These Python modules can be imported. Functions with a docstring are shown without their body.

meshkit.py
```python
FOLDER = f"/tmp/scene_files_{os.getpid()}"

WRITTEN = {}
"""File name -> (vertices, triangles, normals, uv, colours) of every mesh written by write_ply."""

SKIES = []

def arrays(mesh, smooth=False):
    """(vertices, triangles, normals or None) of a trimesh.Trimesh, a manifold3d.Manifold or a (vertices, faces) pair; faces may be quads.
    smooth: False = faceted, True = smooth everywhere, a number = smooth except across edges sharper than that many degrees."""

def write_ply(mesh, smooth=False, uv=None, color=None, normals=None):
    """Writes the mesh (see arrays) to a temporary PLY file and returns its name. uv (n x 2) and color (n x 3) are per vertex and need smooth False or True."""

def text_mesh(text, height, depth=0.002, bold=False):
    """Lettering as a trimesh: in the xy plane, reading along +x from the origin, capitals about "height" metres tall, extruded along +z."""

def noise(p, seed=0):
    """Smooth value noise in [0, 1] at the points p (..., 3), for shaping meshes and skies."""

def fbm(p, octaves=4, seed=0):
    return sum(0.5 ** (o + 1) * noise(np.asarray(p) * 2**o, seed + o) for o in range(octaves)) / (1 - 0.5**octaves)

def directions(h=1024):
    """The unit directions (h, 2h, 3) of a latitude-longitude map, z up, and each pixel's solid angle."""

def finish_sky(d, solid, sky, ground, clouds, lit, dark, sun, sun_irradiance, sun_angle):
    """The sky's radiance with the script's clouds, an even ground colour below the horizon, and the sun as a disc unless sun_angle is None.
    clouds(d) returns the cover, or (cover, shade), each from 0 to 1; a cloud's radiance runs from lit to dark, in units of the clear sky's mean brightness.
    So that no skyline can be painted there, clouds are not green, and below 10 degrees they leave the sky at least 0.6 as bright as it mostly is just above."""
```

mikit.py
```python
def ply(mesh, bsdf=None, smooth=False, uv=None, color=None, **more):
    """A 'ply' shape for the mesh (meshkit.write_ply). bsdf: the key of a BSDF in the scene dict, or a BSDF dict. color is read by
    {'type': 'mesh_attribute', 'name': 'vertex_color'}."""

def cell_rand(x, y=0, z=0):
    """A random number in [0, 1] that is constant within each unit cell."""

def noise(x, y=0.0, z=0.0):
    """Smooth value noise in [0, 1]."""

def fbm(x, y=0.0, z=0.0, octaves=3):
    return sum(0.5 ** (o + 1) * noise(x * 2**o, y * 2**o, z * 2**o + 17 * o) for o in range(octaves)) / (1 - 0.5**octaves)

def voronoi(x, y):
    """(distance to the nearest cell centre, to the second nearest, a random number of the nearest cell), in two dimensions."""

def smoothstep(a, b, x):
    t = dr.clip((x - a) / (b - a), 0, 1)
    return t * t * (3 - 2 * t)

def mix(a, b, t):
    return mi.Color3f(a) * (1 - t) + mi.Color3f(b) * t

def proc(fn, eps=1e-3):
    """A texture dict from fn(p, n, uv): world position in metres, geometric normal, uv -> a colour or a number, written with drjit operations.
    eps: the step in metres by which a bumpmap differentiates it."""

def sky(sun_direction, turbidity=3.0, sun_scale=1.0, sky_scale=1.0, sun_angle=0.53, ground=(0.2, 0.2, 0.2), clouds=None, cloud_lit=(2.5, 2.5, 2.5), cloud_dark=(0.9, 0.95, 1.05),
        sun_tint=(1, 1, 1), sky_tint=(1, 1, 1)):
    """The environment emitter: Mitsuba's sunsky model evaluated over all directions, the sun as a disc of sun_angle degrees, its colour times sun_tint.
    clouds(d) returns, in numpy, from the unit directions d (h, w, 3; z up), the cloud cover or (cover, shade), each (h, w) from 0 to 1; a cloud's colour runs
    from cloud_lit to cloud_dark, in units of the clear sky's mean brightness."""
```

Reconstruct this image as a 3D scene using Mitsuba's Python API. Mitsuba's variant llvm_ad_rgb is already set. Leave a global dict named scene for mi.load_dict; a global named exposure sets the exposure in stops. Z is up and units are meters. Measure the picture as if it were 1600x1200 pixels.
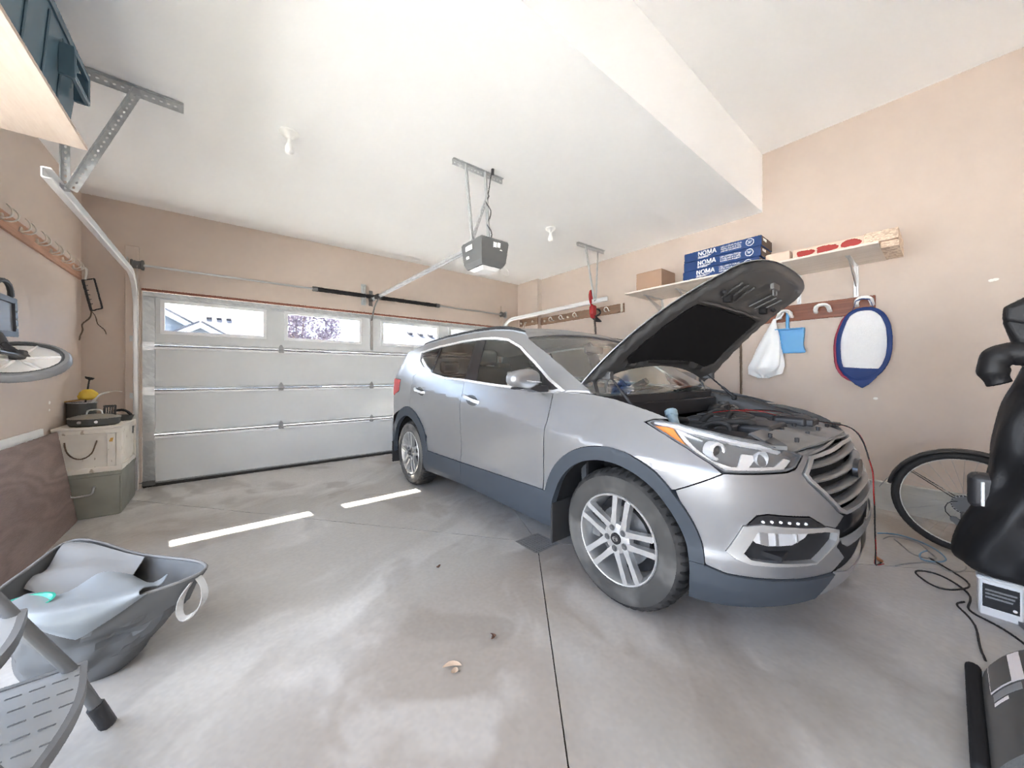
import math, random
import numpy as np, trimesh, shapely, manifold3d
from shapely.geometry import Polygon, LineString, Point, box as sbox
from shapely.ops import unary_union
import shapely.affinity as aff
from scipy.interpolate import PchipInterpolator, CubicSpline
import drjit as dr, mitsuba as mi, mikit, meshkit
from mikit import noise, fbm, voronoi, smoothstep, mix, proc, cell_rand
T = mi.ScalarTransform4f
PI = math.pi
random.seed(7); RNG = np.random.RandomState(7)
scene, labels = {}, {}

# ---------------------------------------------------------------- camera, sky, exposure
YAW, FOC, CAMZ = math.radians(39.03), 552.3, 1.21
scene['camera'] = {'type': 'perspective', 'fov': math.degrees(2*math.atan(800/FOC)), 'fov_axis': 'x', 'near_clip': 0.02, 'far_clip': 500.0,
    'principal_point_offset_x': 0.0, 'principal_point_offset_y': -(587.0-600.0)/1200.0,
    'to_world': T().look_at(origin=[0, 0, CAMZ], target=[math.sin(YAW), math.cos(YAW), CAMZ], up=[0, 0, 1])}
SUN = np.array([-0.205, 1.85, 1.70]); SUN /= np.linalg.norm(SUN)
def clouds(d):
    n = meshkit.fbm(np.stack([d[..., 0]/(d[..., 2]+.25)*2.2, d[..., 1]/(d[..., 2]+.25)*2.2, d[..., 2]*0], -1), 4, 5)
    return np.clip((n-.35)*3, 0, .9)
scene['sky'] = mikit.sky(SUN, turbidity=3.5, sun_scale=.9, sky_scale=1.0, sky_tint=(.92, 1., 1.10), sun_tint=(.87, 1., 1.19), ground=(.3, .3, .29), clouds=clouds, cloud_lit=(1.5, 1.5, 1.52), cloud_dark=(1.2, 1.22, 1.27))
exposure = 5.65

# ---------------------------------------------------------------- room figures (metres; x right, y towards the garage door, z up)
XL, XR, YD, YB, ZC, ZH, YBUL = -1.116, 4.66, 5.44, -2.3, 3.034, 3.68, 1.305

# ---------------------------------------------------------------- materials
def rgb(*c): return {'type': 'rgb', 'value': list(map(float, c))}
def srgb(r, g, b):
    return tuple(((v/255.)/12.92 if v/255. <= .04045 else ((v/255.+.055)/1.055)**2.4) for v in (r, g, b))
def two(b): return {'type': 'twosided', 'bsdf': b}
def pr(col, rough=.6, metal=0., spec=.5, **k):
    c = rgb(*col) if isinstance(col, (tuple, list)) else col
    return {'type': 'principled', 'base_color': c, 'roughness': rough, 'metallic': metal, 'specular': spec, **k}
def mat(name, b, sided=True): scene['mat_'+name] = two(b) if sided else b; return name
def bump(b, tex, scale): return {'type': 'bumpmap', 'arbitrary': tex, 'scale': scale, 'bsdf': b}

def f_wall(p, n, uv):
    a = fbm(p.x*.9, p.y*.9, p.z*.9, 3); b = noise(p.x*14+p.y*11, p.y*9, p.z*13)
    c = mix((.56, .475, .415), (.61, .52, .455), a)
    s = mi.Float(0)
    for x, y, z, r in WALL_GLINTS:
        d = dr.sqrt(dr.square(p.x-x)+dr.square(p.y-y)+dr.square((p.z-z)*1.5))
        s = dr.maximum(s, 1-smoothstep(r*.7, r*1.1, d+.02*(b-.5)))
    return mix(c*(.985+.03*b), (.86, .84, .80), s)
WALL_GLINTS = [(XR, .42, 1.0, .018), (XR, -.235, 1.96, .016), (XR, -.215, 1.957, .014), (XL, 4.62, .99, .026), (XL, 4.62, .93, .015)]  # glints of light painted into the wall colour
def f_wallbump(p, n, uv): return fbm(p.x*60, p.y*60, p.z*60, 2)
def f_ceil(p, n, uv):
    a = fbm(p.x*1.3, p.y*1.3, p.z, 3)
    return mix((.86, .87, .865), (.90, .91, .91), a)
def f_ceilbump(p, n, uv): return fbm(p.x*38, p.y*38, p.z*38, 3)
def f_floor(p, n, uv):
    wx = fbm(p.x*1.1+7, p.y*1.1, 2., 3)-.5; wy = fbm(p.x*1.1, p.y*1.1+11, 6., 3)-.5
    x, y = p.x+.7*wx, p.y+.7*wy                                  # swirled coordinates
    a = fbm(x*.55+3, y*.55, 1., 4); w = fbm((x+.6*y)*.9+5, (y-.6*x)*3.2, 5., 4); b = fbm(x*3.1, y*3.1, 2., 4); g = noise(p.x*70, p.y*70)
    c = mix((.335, .32, .295), (.475, .465, .45), smoothstep(.33, .64, a))
    c = mix(c, (.285, .245, .21), .72*smoothstep(.48, .70, fbm(x*.65+9.3, y*.65+2.4, 9., 4)))
    c = mix(c, (.56, .555, .54), .42*smoothstep(.50, .72, w)*smoothstep(.35, .6, a+.1))
    c = mix(c, (.60, .59, .575), .34*smoothstep(.54, .74, b)*smoothstep(.44, .62, fbm(x*.9+20, y*.9, 3., 3)))
    c = mix(c, (.22, .195, .17), .40*smoothstep(.60, .74, fbm(x*2.3+4, y*2.3, 7., 4)))
    d = dr.sqrt(dr.square(p.x-1.75)+dr.square(p.y-1.88))       # lime bloom round the drain
    c = mix(c, (.66, .65, .62), .4*(1-smoothstep(.1, .42, d+.25*(b-.5)))*smoothstep(.45, .6, b))
    return c*(.96+.08*g)
def f_floorrough(p, n, uv): return .42+.3*fbm(p.x*2.2, p.y*2.2, 4., 3)
def f_floorbump(p, n, uv): return fbm(p.x*45, p.y*45, 1., 3)
def grain(dark, light, axis=1, sc=7., stretch=.06, seed=0.):
    def fn(p, n, uv):
        q = [p.x, p.y, p.z]; q[axis] = q[axis]*stretch
        w = fbm(q[0]*sc+seed, q[1]*sc, q[2]*sc, 3)
        r = .5+.5*dr.sin((w*9+q[0]*8+q[2]*8+q[1]*8)*4)
        k = noise(q[0]*160+seed, q[1]*160, q[2]*160)
        return mix(dark, light, dr.clip(.55*r*w+.35*w+.25*k, 0, 1))
    return fn
def f_galv(p, n, uv):
    a, b, c = voronoi(p.x*34+p.z*21, p.y*34+p.z*27)
    return mix((.43, .45, .46), (.53, .55, .555), c)
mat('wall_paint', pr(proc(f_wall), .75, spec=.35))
mat('ceiling_paint', bump(pr(proc(f_ceil), .85, spec=.2), proc(f_ceilbump), .0015))
mat('concrete', bump(pr(proc(f_floor), proc(f_floorrough), spec=.5), proc(f_floorbump), .0009))
mat('curb_concrete', pr(proc(lambda p, n, uv: mix((.40, .40, .37), (.58, .58, .55), fbm(p.x*6, p.y*6, p.z*12, 4))), .85))
mat('door_white', pr((.63, .65, .655), .42))
mat('door_white2', pr((.80, .815, .82), .35))
mat('galvanised', pr(proc(f_galv), .4, .45))
mat('track_steel', pr((.80, .81, .81), .36, .45))
mat('white_plastic', pr((.82, .82, .80), .35))
mat('black_plastic', pr((.025, .025, .027), .42))
mat('gloss_black', pr((.012, .012, .014), .12, clearcoat=.6))
mat('matte_black', pr((.016, .016, .017), .8, spec=.3))
mat('dark_grey_plastic', pr((.075, .08, .085), .45))
mat('mid_grey_plastic', pr((.22, .225, .23), .45))
mat('rubber', pr((.035, .034, .033), .75, spec=.3))
mat('chrome', pr((.86, .87, .88), .09, 1.0))
mat('dark_steel', pr((.18, .18, .18), .45, .8))
mat('steel', pr((.55, .55, .55), .35, .9))
mat('pane_glass', {'type': 'thindielectric', 'int_ior': 1.5}, False)
mat('paper_white', pr((.80, .80, .78), .7))
mat('ink_black', pr((.02, .02, .02), .6))

# ---------------------------------------------------------------- entries of the scene
def numbered(k):
    if k not in scene and k not in labels and not any(x.startswith(k+'__') for x in scene): return k
    i = 1
    while True:
        c = f'{k}_{i:03d}'
        if c not in USED and c not in scene and c not in labels: return c
        i += 1
USED, NEXT = set(), {}
def uniq(k):
    if k not in USED: USED.add(k); return k
    i = NEXT.get(k, 1)
    while f'{k}_{i:03d}' in USED: i += 1
    NEXT[k] = i+1; USED.add(f'{k}_{i:03d}'); return f'{k}_{i:03d}'
def tag(k, label=None, cat=None, group=None, kind=None):
    d = labels.setdefault(k, {})
    for a, b in (('label', label), ('category', cat), ('group', group), ('kind', kind)):
        if b: d[a] = b
    return k
def thing(name, label, cat, group=None, kind=None): return tag(uniq(name), label, cat, group, kind)
def shape(mesh, m, smooth=False):
    if isinstance(mesh, dict): return mesh
    if isinstance(mesh, (list,)): mesh = cat(mesh)
    return mikit.ply(mesh, 'mat_'+m, smooth=smooth)
def part(parent, name, mesh, m, smooth=False, label=None, kind=None, to=None):
    k = uniq(f'{parent}__{name}')
    s = shape(mesh, m, smooth)
    scene[k] = {**s, 'to_world': to} if to is not None else s
    if label or kind: tag(k, label, kind=kind)
    return k
def single(name, mesh, m, label, c, smooth=False, group=None, kind=None):
    k = thing(name, label, c, group, kind); scene[k] = shape(mesh, m, smooth); return k
def struct(name, mesh, m, label=None, smooth=False):
    k = uniq(name); scene[k] = shape(mesh, m, smooth); tag(k, label, kind='structure'); return k

# ---------------------------------------------------------------- mesh helpers
V = lambda *a: np.array(a, float)
def unit(v): v = np.asarray(v, float); return v/np.linalg.norm(v)
def cat(l): return trimesh.util.concatenate([x for x in l if x is not None])
def box(x0, x1, y0, y1, z0, z1):
    m = trimesh.creation.box(extents=(abs(x1-x0), abs(y1-y0), abs(z1-z0))); m.apply_translation(((x0+x1)/2, (y0+y1)/2, (z0+z1)/2)); return m
def cbox(x0, x1, y0, y1, z0, z1, b=.004):
    lo, hi = V(min(x0, x1), min(y0, y1), min(z0, z1)), V(max(x0, x1), max(y0, y1), max(z0, z1)); b = min(b, (hi-lo).min()*.45)
    pts = []
    for i in range(8):
        s = [(i >> k) & 1 for k in range(3)]; c = V(*[hi[k] if s[k] else lo[k] for k in range(3)])
        for k in range(3):
            p = c.copy()
            for j in range(3):
                if j != k: p[j] += -b if s[j] else b
            pts.append(p)
    return trimesh.convex.convex_hull(np.array(pts))
def rbox(x0, x1, y0, y1, z0, z1, r=.02, n=4):
    pts = []
    s = trimesh.creation.icosphere(subdivisions=2).vertices*r
    for x in (x0+r, x1-r):
        for y in (y0+r, y1-r):
            for z in (z0+r, z1-r): pts.append(s+V(x, y, z))
    return trimesh.convex.convex_hull(np.vstack(pts))
def frame_z(d):
    d = unit(d); a = V(0, 0, 1) if abs(d[2]) < .9 else V(1, 0, 0)
    x = unit(np.cross(a, d)); return np.array([x, np.cross(d, x), d]).T
def cyl(p0, p1, r, n=14, r2=None, caps=True):
    p0, p1 = V(*p0), V(*p1); r2 = r if r2 is None else r2
    F = frame_z(p1-p0); a = np.arange(n)*2*PI/n; c = np.stack([np.cos(a), np.sin(a)], 1)
    v = np.vstack([p0+c@F[:, :2].T*r, p1+c@F[:, :2].T*r2, [p0], [p1]]); i = np.arange(n); j = (i+1) % n
    f = [np.stack([i, j, j+n], 1), np.stack([i, j+n, i+n], 1)]
    if caps: f += [np.stack([j, i, i*0+2*n], 1), np.stack([i+n, j+n, i*0+2*n+1], 1)]
    return trimesh.Trimesh(v, np.vstack(f), process=False)
def smoothpath(P, n=40, closed=False):
    P = np.asarray(P, float)
    if closed: P = np.vstack([P, P[:1]])
    s = np.concatenate([[0], np.cumsum(np.linalg.norm(np.diff(P, axis=0), axis=1))])
    c = CubicSpline(s, P, bc_type='periodic' if closed else 'natural')
    t = np.linspace(0, s[-1], n+1 if closed else n); q = c(t)
    return q[:-1] if closed else q
def tube(P, r, n=8, closed=False, caps=True):
    P = np.asarray(P, float); m = len(P); r = np.broadcast_to(r, (m,))
    t = (np.roll(P, -1, 0)-np.roll(P, 1, 0)) if closed else np.gradient(P, axis=0)
    t /= np.linalg.norm(t, axis=1, keepdims=True)+1e-12
    F = frame_z(t[0]); x = F[:, 0]; X = []
    for k in range(m):
        x = x-t[k]*(x@t[k]); x /= np.linalg.norm(x)+1e-12; X.append(x)
    X = np.array(X); Y = np.cross(t, X); a = np.arange(n)*2*PI/n
    v = (P[:, None]+r[:, None, None]*(np.cos(a)[None, :, None]*X[:, None]+np.sin(a)[None, :, None]*Y[:, None])).reshape(-1, 3)
    k = np.arange(m if closed else m-1)[:, None]; i = np.arange(n)[None]; kn = (k+1) % m; j = (i+1) % n
    A, B, C, D = (k*n+i).ravel(), (k*n+j).ravel(), (kn*n+j).ravel(), (kn*n+i).ravel()
    f = [np.stack([A, B, C], 1), np.stack([A, C, D], 1)]
    if caps and not closed:
        v = np.vstack([v, P[:1], P[-1:]]); i = np.arange(n); j = (i+1) % n; L = m*n
        f += [np.stack([j, i, i*0+L], 1), np.stack([(m-1)*n+i, (m-1)*n+j, i*0+L+1], 1)]
    return trimesh.Trimesh(v, np.vstack(f), process=False)
def sweep(P, prof, up=(0, 0, 1), closed_prof=True, scale=None):
    """prof (n,2): (side, up) offsets swept along P with a fixed up vector."""
    P = np.asarray(P, float); m = len(P); t = np.gradient(P, axis=0); t /= np.linalg.norm(t, axis=1, keepdims=True)
    S = np.cross(t, np.broadcast_to(V(*up), t.shape)); S /= np.linalg.norm(S, axis=1, keepdims=True); U = np.cross(S, t)
    prof = np.asarray(prof, float); n = len(prof); sc = np.ones(m) if scale is None else np.asarray(scale)
    v = (P[:, None]+sc[:, None, None]*(prof[None, :, :1]*S[:, None]+prof[None, :, 1:]*U[:, None])).reshape(-1, 3)
    k = np.arange(m-1)[:, None]; i = np.arange(n if closed_prof else n-1)[None]; j = (i+1) % n
    A, B, C, D = (k*n+i).ravel(), (k*n+j).ravel(), ((k+1)*n+j).ravel(), ((k+1)*n+i).ravel()
    f = [np.stack([A, C, B], 1), np.stack([A, D, C], 1)]
    if closed_prof:
        tri = trimesh.creation.triangulate_polygon(Polygon(prof), engine='earcut')
        try:
            idx = np.array([np.argmin(((prof-q)**2).sum(1)) for q in tri[0]]); ff = idx[tri[1]]
            f += [ff, ff[:, ::-1]+(m-1)*n]
        except Exception: pass
    me = trimesh.Trimesh(v, np.vstack(f), process=False); return me
def place(m, o=(0, 0, 0), x=None, y=None, z=None):
    """Mesh in local axes -> world; the three axis directions given as world vectors."""
    M = np.eye(4); M[:3, 0], M[:3, 1], M[:3, 2], M[:3, 3] = unit(x), unit(y), unit(z), o
    m = m.copy(); m.apply_transform(M)
    if np.linalg.det(M[:3, :3]) < 0 and m.faces is not None: pass
    return m
def lathe(prof, n=32, o=(0, 0, 0), axis=(0, 0, 1)):
    prof = np.asarray(prof, float); k = len(prof); a = np.arange(n)*2*PI/n; F = frame_z(V(*axis))
    v = np.stack([prof[None, :, 0]*np.cos(a)[:, None], prof[None, :, 0]*np.sin(a)[:, None], np.broadcast_to(prof[None, :, 1], (n, k))], -1).reshape(-1, 3)@F.T+V(*o)
    i = np.arange(n)[:, None]; j = np.arange(k-1)[None]; ni = (i+1) % n
    A, B, C, D = (i*k+j).ravel(), (i*k+j+1).ravel(), (ni*k+j+1).ravel(), (ni*k+j).ravel()
    m = trimesh.Trimesh(v, np.vstack([np.stack([A, D, C], 1), np.stack([A, C, B], 1)]), process=False)
    m.update_faces(m.area_faces > 1e-14); return m
def ext(poly, h, o=(0, 0, 0), x=(1, 0, 0), y=(0, 1, 0)):
    """Polygon in the (x, y) plane through o, extruded by h along x cross y."""
    if not isinstance(poly, (Polygon, shapely.MultiPolygon)): poly = Polygon(poly)
    if not poly.is_valid: poly = poly.buffer(0)
    ms = [trimesh.creation.extrude_polygon(g, abs(h), engine='earcut') for g in getattr(poly, 'geoms', [poly]) if g.area > 1e-9]
    m = cat(ms)
    if h < 0: m.apply_translation((0, 0, h))
    x, y = V(*x), V(*y); M = np.eye(4); M[:3, 0], M[:3, 1], M[:3, 2], M[:3, 3] = x, y, np.cross(x, y), o
    m.apply_transform(M); return m
def ring_poly(r1, r0, n=32): return Point(0, 0).buffer(r1, n//4).difference(Point(0, 0).buffer(r0, n//4))
def grid_mesh(P, flip=False):
    """(a, b, 3) array of points -> quads."""
    a, b = P.shape[:2]; i, j = np.meshgrid(np.arange(a-1), np.arange(b-1), indexing='ij'); k = i*b+j
    f = np.vstack([np.stack([k, k+b, k+b+1], -1).reshape(-1, 3), np.stack([k, k+b+1, k+1], -1).reshape(-1, 3)])
    return trimesh.Trimesh(P.reshape(-1, 3), f[:, ::-1] if flip else f, process=False)
def thicken(m, t):
    """A sheet mesh made solid: a second side at distance t along the vertex normals, walls along its border."""
    n = m.vertex_normals; v = np.vstack([m.vertices, m.vertices-n*t]); L = len(m.vertices); f = m.faces
    e = np.sort(m.edges, axis=1); _, inv, cnt = np.unique(e, axis=0, return_inverse=True, return_counts=True)
    b = m.edges[cnt[inv.ravel()] == 1]
    w = np.vstack([np.stack([b[:, 1], b[:, 0], b[:, 0]+L], 1), np.stack([b[:, 1], b[:, 0]+L, b[:, 1]+L], 1)])
    return trimesh.Trimesh(v, np.vstack([f, f[:, ::-1]+L, w]), process=False)
def text(s, h, o, x, y, depth=.0012, bold=False, width=None):
    m = meshkit.text_mesh(s, h, depth, bold)
    if width: m.apply_scale([width/m.extents[0], 1, 1])
    x, y = unit(x), unit(y); M = np.eye(4); M[:3, 0], M[:3, 1], M[:3, 2], M[:3, 3] = x, y, np.cross(x, y), o
    m.apply_transform(M); return m
def mirx(m, c):
    m = m.copy(); m.vertices[:, 0] = 2*c-m.vertices[:, 0]; m.faces = m.faces[:, ::-1]; return m
# ================================================================ the setting
CEIL_L = 'white painted textured low ceiling over the garage door half'
struct('ceiling', box(XL-.15, XR+.15, YBUL, YD+.15, ZC, ZC+.12), 'ceiling_paint', CEIL_L)
struct('ceiling', box(XL-.15, XR+.15, YB-.15, YBUL+.02, ZH, ZH+.12), 'ceiling_paint', 'high white ceiling behind the dropped bulkhead')
struct('trim', box(XL-.14, XR+.14, YBUL, YBUL+.1, ZC+.001, ZH), 'ceiling_paint', 'white bulkhead face between the low and the high ceiling')
def wall_with_holes(axis, at, thick, a0, a1, z0, z1, holes):
    P = sbox(a0, z0, a1, z1)
    for h in holes: P = P.difference(sbox(*h))
    if axis == 0: return ext(P, thick, (at, 0, 0), (0, 1, 0), (0, 0, 1))
    return ext(P, -thick, (0, at, 0), (1, 0, 0), (0, 0, 1))
DX0, DX1, DZ = -.70, 4.10, 2.13
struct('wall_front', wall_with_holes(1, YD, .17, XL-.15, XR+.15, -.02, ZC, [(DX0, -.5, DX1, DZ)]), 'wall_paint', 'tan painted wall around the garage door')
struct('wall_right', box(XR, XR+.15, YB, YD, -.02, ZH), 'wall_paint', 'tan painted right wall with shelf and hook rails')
struct('trim', box(XR-.10, XR, 4.86, YD, .25, ZC), 'wall_paint', 'tan boxed-out corner of the right wall beside the garage door')
FILL_WIN = [(-2.1, .08, -.6, 2.6), (-.4, .08, 1.1, 2.6), (1.3, .08, 2.9, 2.6)]  # openings added out of view to let in fill daylight
BWIN = []
struct('wall_left', wall_with_holes(0, XL-.15, .15, YB, YD, -.02, ZH, FILL_WIN), 'wall_paint', 'tan painted left wall with a hook rail')
struct('wall_back', wall_with_holes(1, YB-.15, .15, XL-.15, XR+.15, -.02, ZH, BWIN), 'wall_paint', 'tan wall behind the camera')
# floor: four slabs cut by joints that run from the drain to the corners
DRAIN = V(1.757, 1.878)
room = sbox(XL, YB, XR, YD+.17)
far = [V(-.75, 5.05), V(.905, .838), V(3.29, .22), V(2.25, 2.95)]
rays_ = [unit(q-DRAIN)*9 for q in far]
order = [0, 1, 2, 3]
for i in range(4):
    a, b = rays_[order[i]], rays_[order[(i+1) % 4]]
    mid = unit(unit(a)+unit(b))*14
    s = Polygon([DRAIN, DRAIN+a, DRAIN+mid, DRAIN+b]).intersection(room).buffer(-.0028)
    s = s.difference(sbox(DRAIN[0]-.115, DRAIN[1]-.115, DRAIN[0]+.115, DRAIN[1]+.115))
    if i == 0: struct('floor', ext(room, -.05, (0, 0, -.03)), 'matte_black')
    part('floor', 'slab', ext(s, .04, (0, 0, -.04)), 'concrete')
struct('trim', cbox(XR-.045, XR+.01, YB, 4.86, -.01, .25, .006), 'curb_concrete', 'raised concrete curb along the foot of the right wall')
struct('trim', cbox(XR-.11, XR+.01, 4.86, YD, -.01, .25, .006), 'curb_concrete', 'concrete curb under the boxed-out corner')
# left windows: added out of the frame to fill the room with daylight
for n, (y0, z0, y1, z1) in enumerate(FILL_WIN):
    w = struct(f'window_{n+1}', [box(XL-.15, XL-.005, y0-.005, y0+.05, z0, z1), box(XL-.15, XL-.005, y1-.05, y1+.005, z0, z1), box(XL-.15, XL-.005, y0, y1, z0-.005, z0+.05), box(XL-.15, XL-.005, y0, y1, z1-.05, z1+.005)], 'white_plastic', 'white framed window added to the left wall out of view for fill light')
    part(w, 'pane', trimesh.Trimesh([(XL-.08, y0+.05, z0+.05), (XL-.08, y1-.05, z0+.05), (XL-.08, y1-.05, z1-.05), (XL-.08, y0+.05, z1-.05)], [[0, 1, 2], [0, 2, 3]], process=False), 'pane_glass')
for n, (x0, z0, x1, z1) in enumerate(BWIN):
    w = struct(f'window_{n+1+len(FILL_WIN)}', [box(x0-.005, x0+.05, YB-.15, YB-.005, z0, z1), box(x1-.05, x1+.005, YB-.15, YB-.005, z0, z1), box(x0, x1, YB-.15, YB-.005, z0-.005, z0+.05), box(x0, x1, YB-.15, YB-.005, z1-.05, z1+.005)], 'white_plastic', 'white framed window of the wall behind the camera')
    part(w, 'pane', trimesh.Trimesh([(x0+.05, YB-.08, z0+.05), (x1-.05, YB-.08, z0+.05), (x1-.05, YB-.08, z1-.05), (x0+.05, YB-.08, z1-.05)], [[0, 1, 2], [0, 2, 3]], process=False), 'pane_glass')
# ---- garage door
D = struct('door_1', None or box(DX0+.002, DX1-.002, YD+.05, YD+.052, .0, .03), 'rubber', 'white sectional garage door with four narrow windows in its top section')
ZS = [.035, .565, 1.06, 1.546, 2.115]
WINX = [(-.555, .405), (.60, 1.56), (1.845, 2.81), (3.01, 3.965)]
YF = YD+.02                                              # inner face of the sections
for i in range(4):
    P = sbox(DX0+.006, ZS[i]+.004, DX1-.006, ZS[i+1]-.004)
    if i == 3:
        for a, b in WINX: P = P.difference(sbox(a+.03, 1.70, b-.03, 2.02))
    s = part(D, 'section', ext(P, -.045, (0, YF, 0), (1, 0, 0), (0, 0, 1)), 'door_white')
    for z, h, dy, m in ((ZS[i+1]-.045, .026, .018, 'door_white2'), (ZS[i]+.004, .024, .012, 'galvanised')):
        if not (i == 0 and z < .1): part(s, 'rail', cbox(DX0+.006, DX1-.006, YF-dy, YF, z, z+h, .004), m)
    if i < 3: part(s, 'seam_strip', box(DX0+.006, DX1-.006, YF-.010, YF+.002, ZS[i+1]-.016, ZS[i+1]-.004), 'dark_steel')
    for a, b in ((DX0+.006, DX0+.105), (DX1-.105, DX1-.006)):
        part(s, 'end_stile', [cbox(a, b, YF-.012, YF, ZS[i]+.02, ZS[i+1]-.05, .003)]+([box(a+.03, b-.02, YF-.0135, YF-.011, z, z+.006) for z in (.36, .385)] if i == 0 else []), 'galvanised')
    if i == 3:
        for a, b in WINX:
            fr = part(s, 'window_frame', ext(sbox(a, 1.672, b, 2.048).difference(sbox(a+.035, 1.707, b-.035, 2.013)), .022, (0, YF, 0), (1, 0, 0), (0, 0, 1)), 'door_white2')
            part(s, 'window_pane', trimesh.Trimesh([(a+.03, YF+.015, 1.70), (b-.03, YF+.015, 1.70), (b-.03, YF+.015, 2.02), (a+.03, YF+.015, 2.02)], [[0, 1, 2], [0, 2, 3]], process=False), 'pane_glass')
        part(s, 'top_strut', [cbox(DX0+.01, DX1-.01, YF-.05, YF, 2.086, 2.115, .003), cbox(DX0+.01, DX1-.01, YF-.052, YF-.04, 2.062, 2.1, .002)], 'galvanised')
        part(s, 'centre_strut', cbox(1.682, 1.722, YF-.025, YF, 1.6, 2.07, .004), 'steel')
mat('hinge_steel', pr((.30, .31, .315), .45, .5))
def hinge(x, z):
    tri = Polygon([(-.028, 0), (.028, 0), (.028, .03), (.008, .075), (-.008, .075), (-.028, .03)])
    return cat([ext(tri, .004, (x, YF-.021, z), (1, 0, 0), (0, 0, 1)), cyl((x-.036, YF-.030, z+.004), (x+.036, YF-.030, z+.004), .008, 8), box(x-.028, x+.028, YF-.027, YF-.018, z-.03, z+.0)])
for k in (1, 2, 3):
    for x in (.56, 1.70, 2.83):
        if not (k == 3 and abs(x-1.70) < .1): part(D, 'hinge', hinge(x, ZS[k]-.012), 'hinge_steel')
    for x, s in ((DX0+.055, -1), (DX1-.055, 1)):
        part(D, 'roller_hinge', [box(x-.045, x+.045, YF-.03, YF-.002, ZS[k]-.03, ZS[k]-.024), box(x-.045, x+.045, YF-.02, YF-.012, ZS[k]-.06, ZS[k]+.03), cyl((x-.05, YF-.045, ZS[k]-.02), (x+s*.09, YF-.045, ZS[k]-.02), .006, 8), cyl((x+s*.075, YF-.045, ZS[k]-.02), (x+s*.095, YF-.045, ZS[k]-.02), .02, 12)], 'steel')
for x, s in ((DX0+.055, -1), (DX1-.055, 1)):
    part(D, 'top_bracket', [box(x-.045, x+.045, YF-.02, YF-.002, 1.96, 2.03), box(x-.045, x+.045, YF-.035, YF-.018, 2.02, 2.03)], 'galvanised')
    part(D, 'bottom_bracket', [box(x-.05, x+.05, YF-.02, YF, .02, .07), cyl((x, YF-.045, .06), (x+s*.09, YF-.045, .06), .006, 8)], 'dark_steel')
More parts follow.
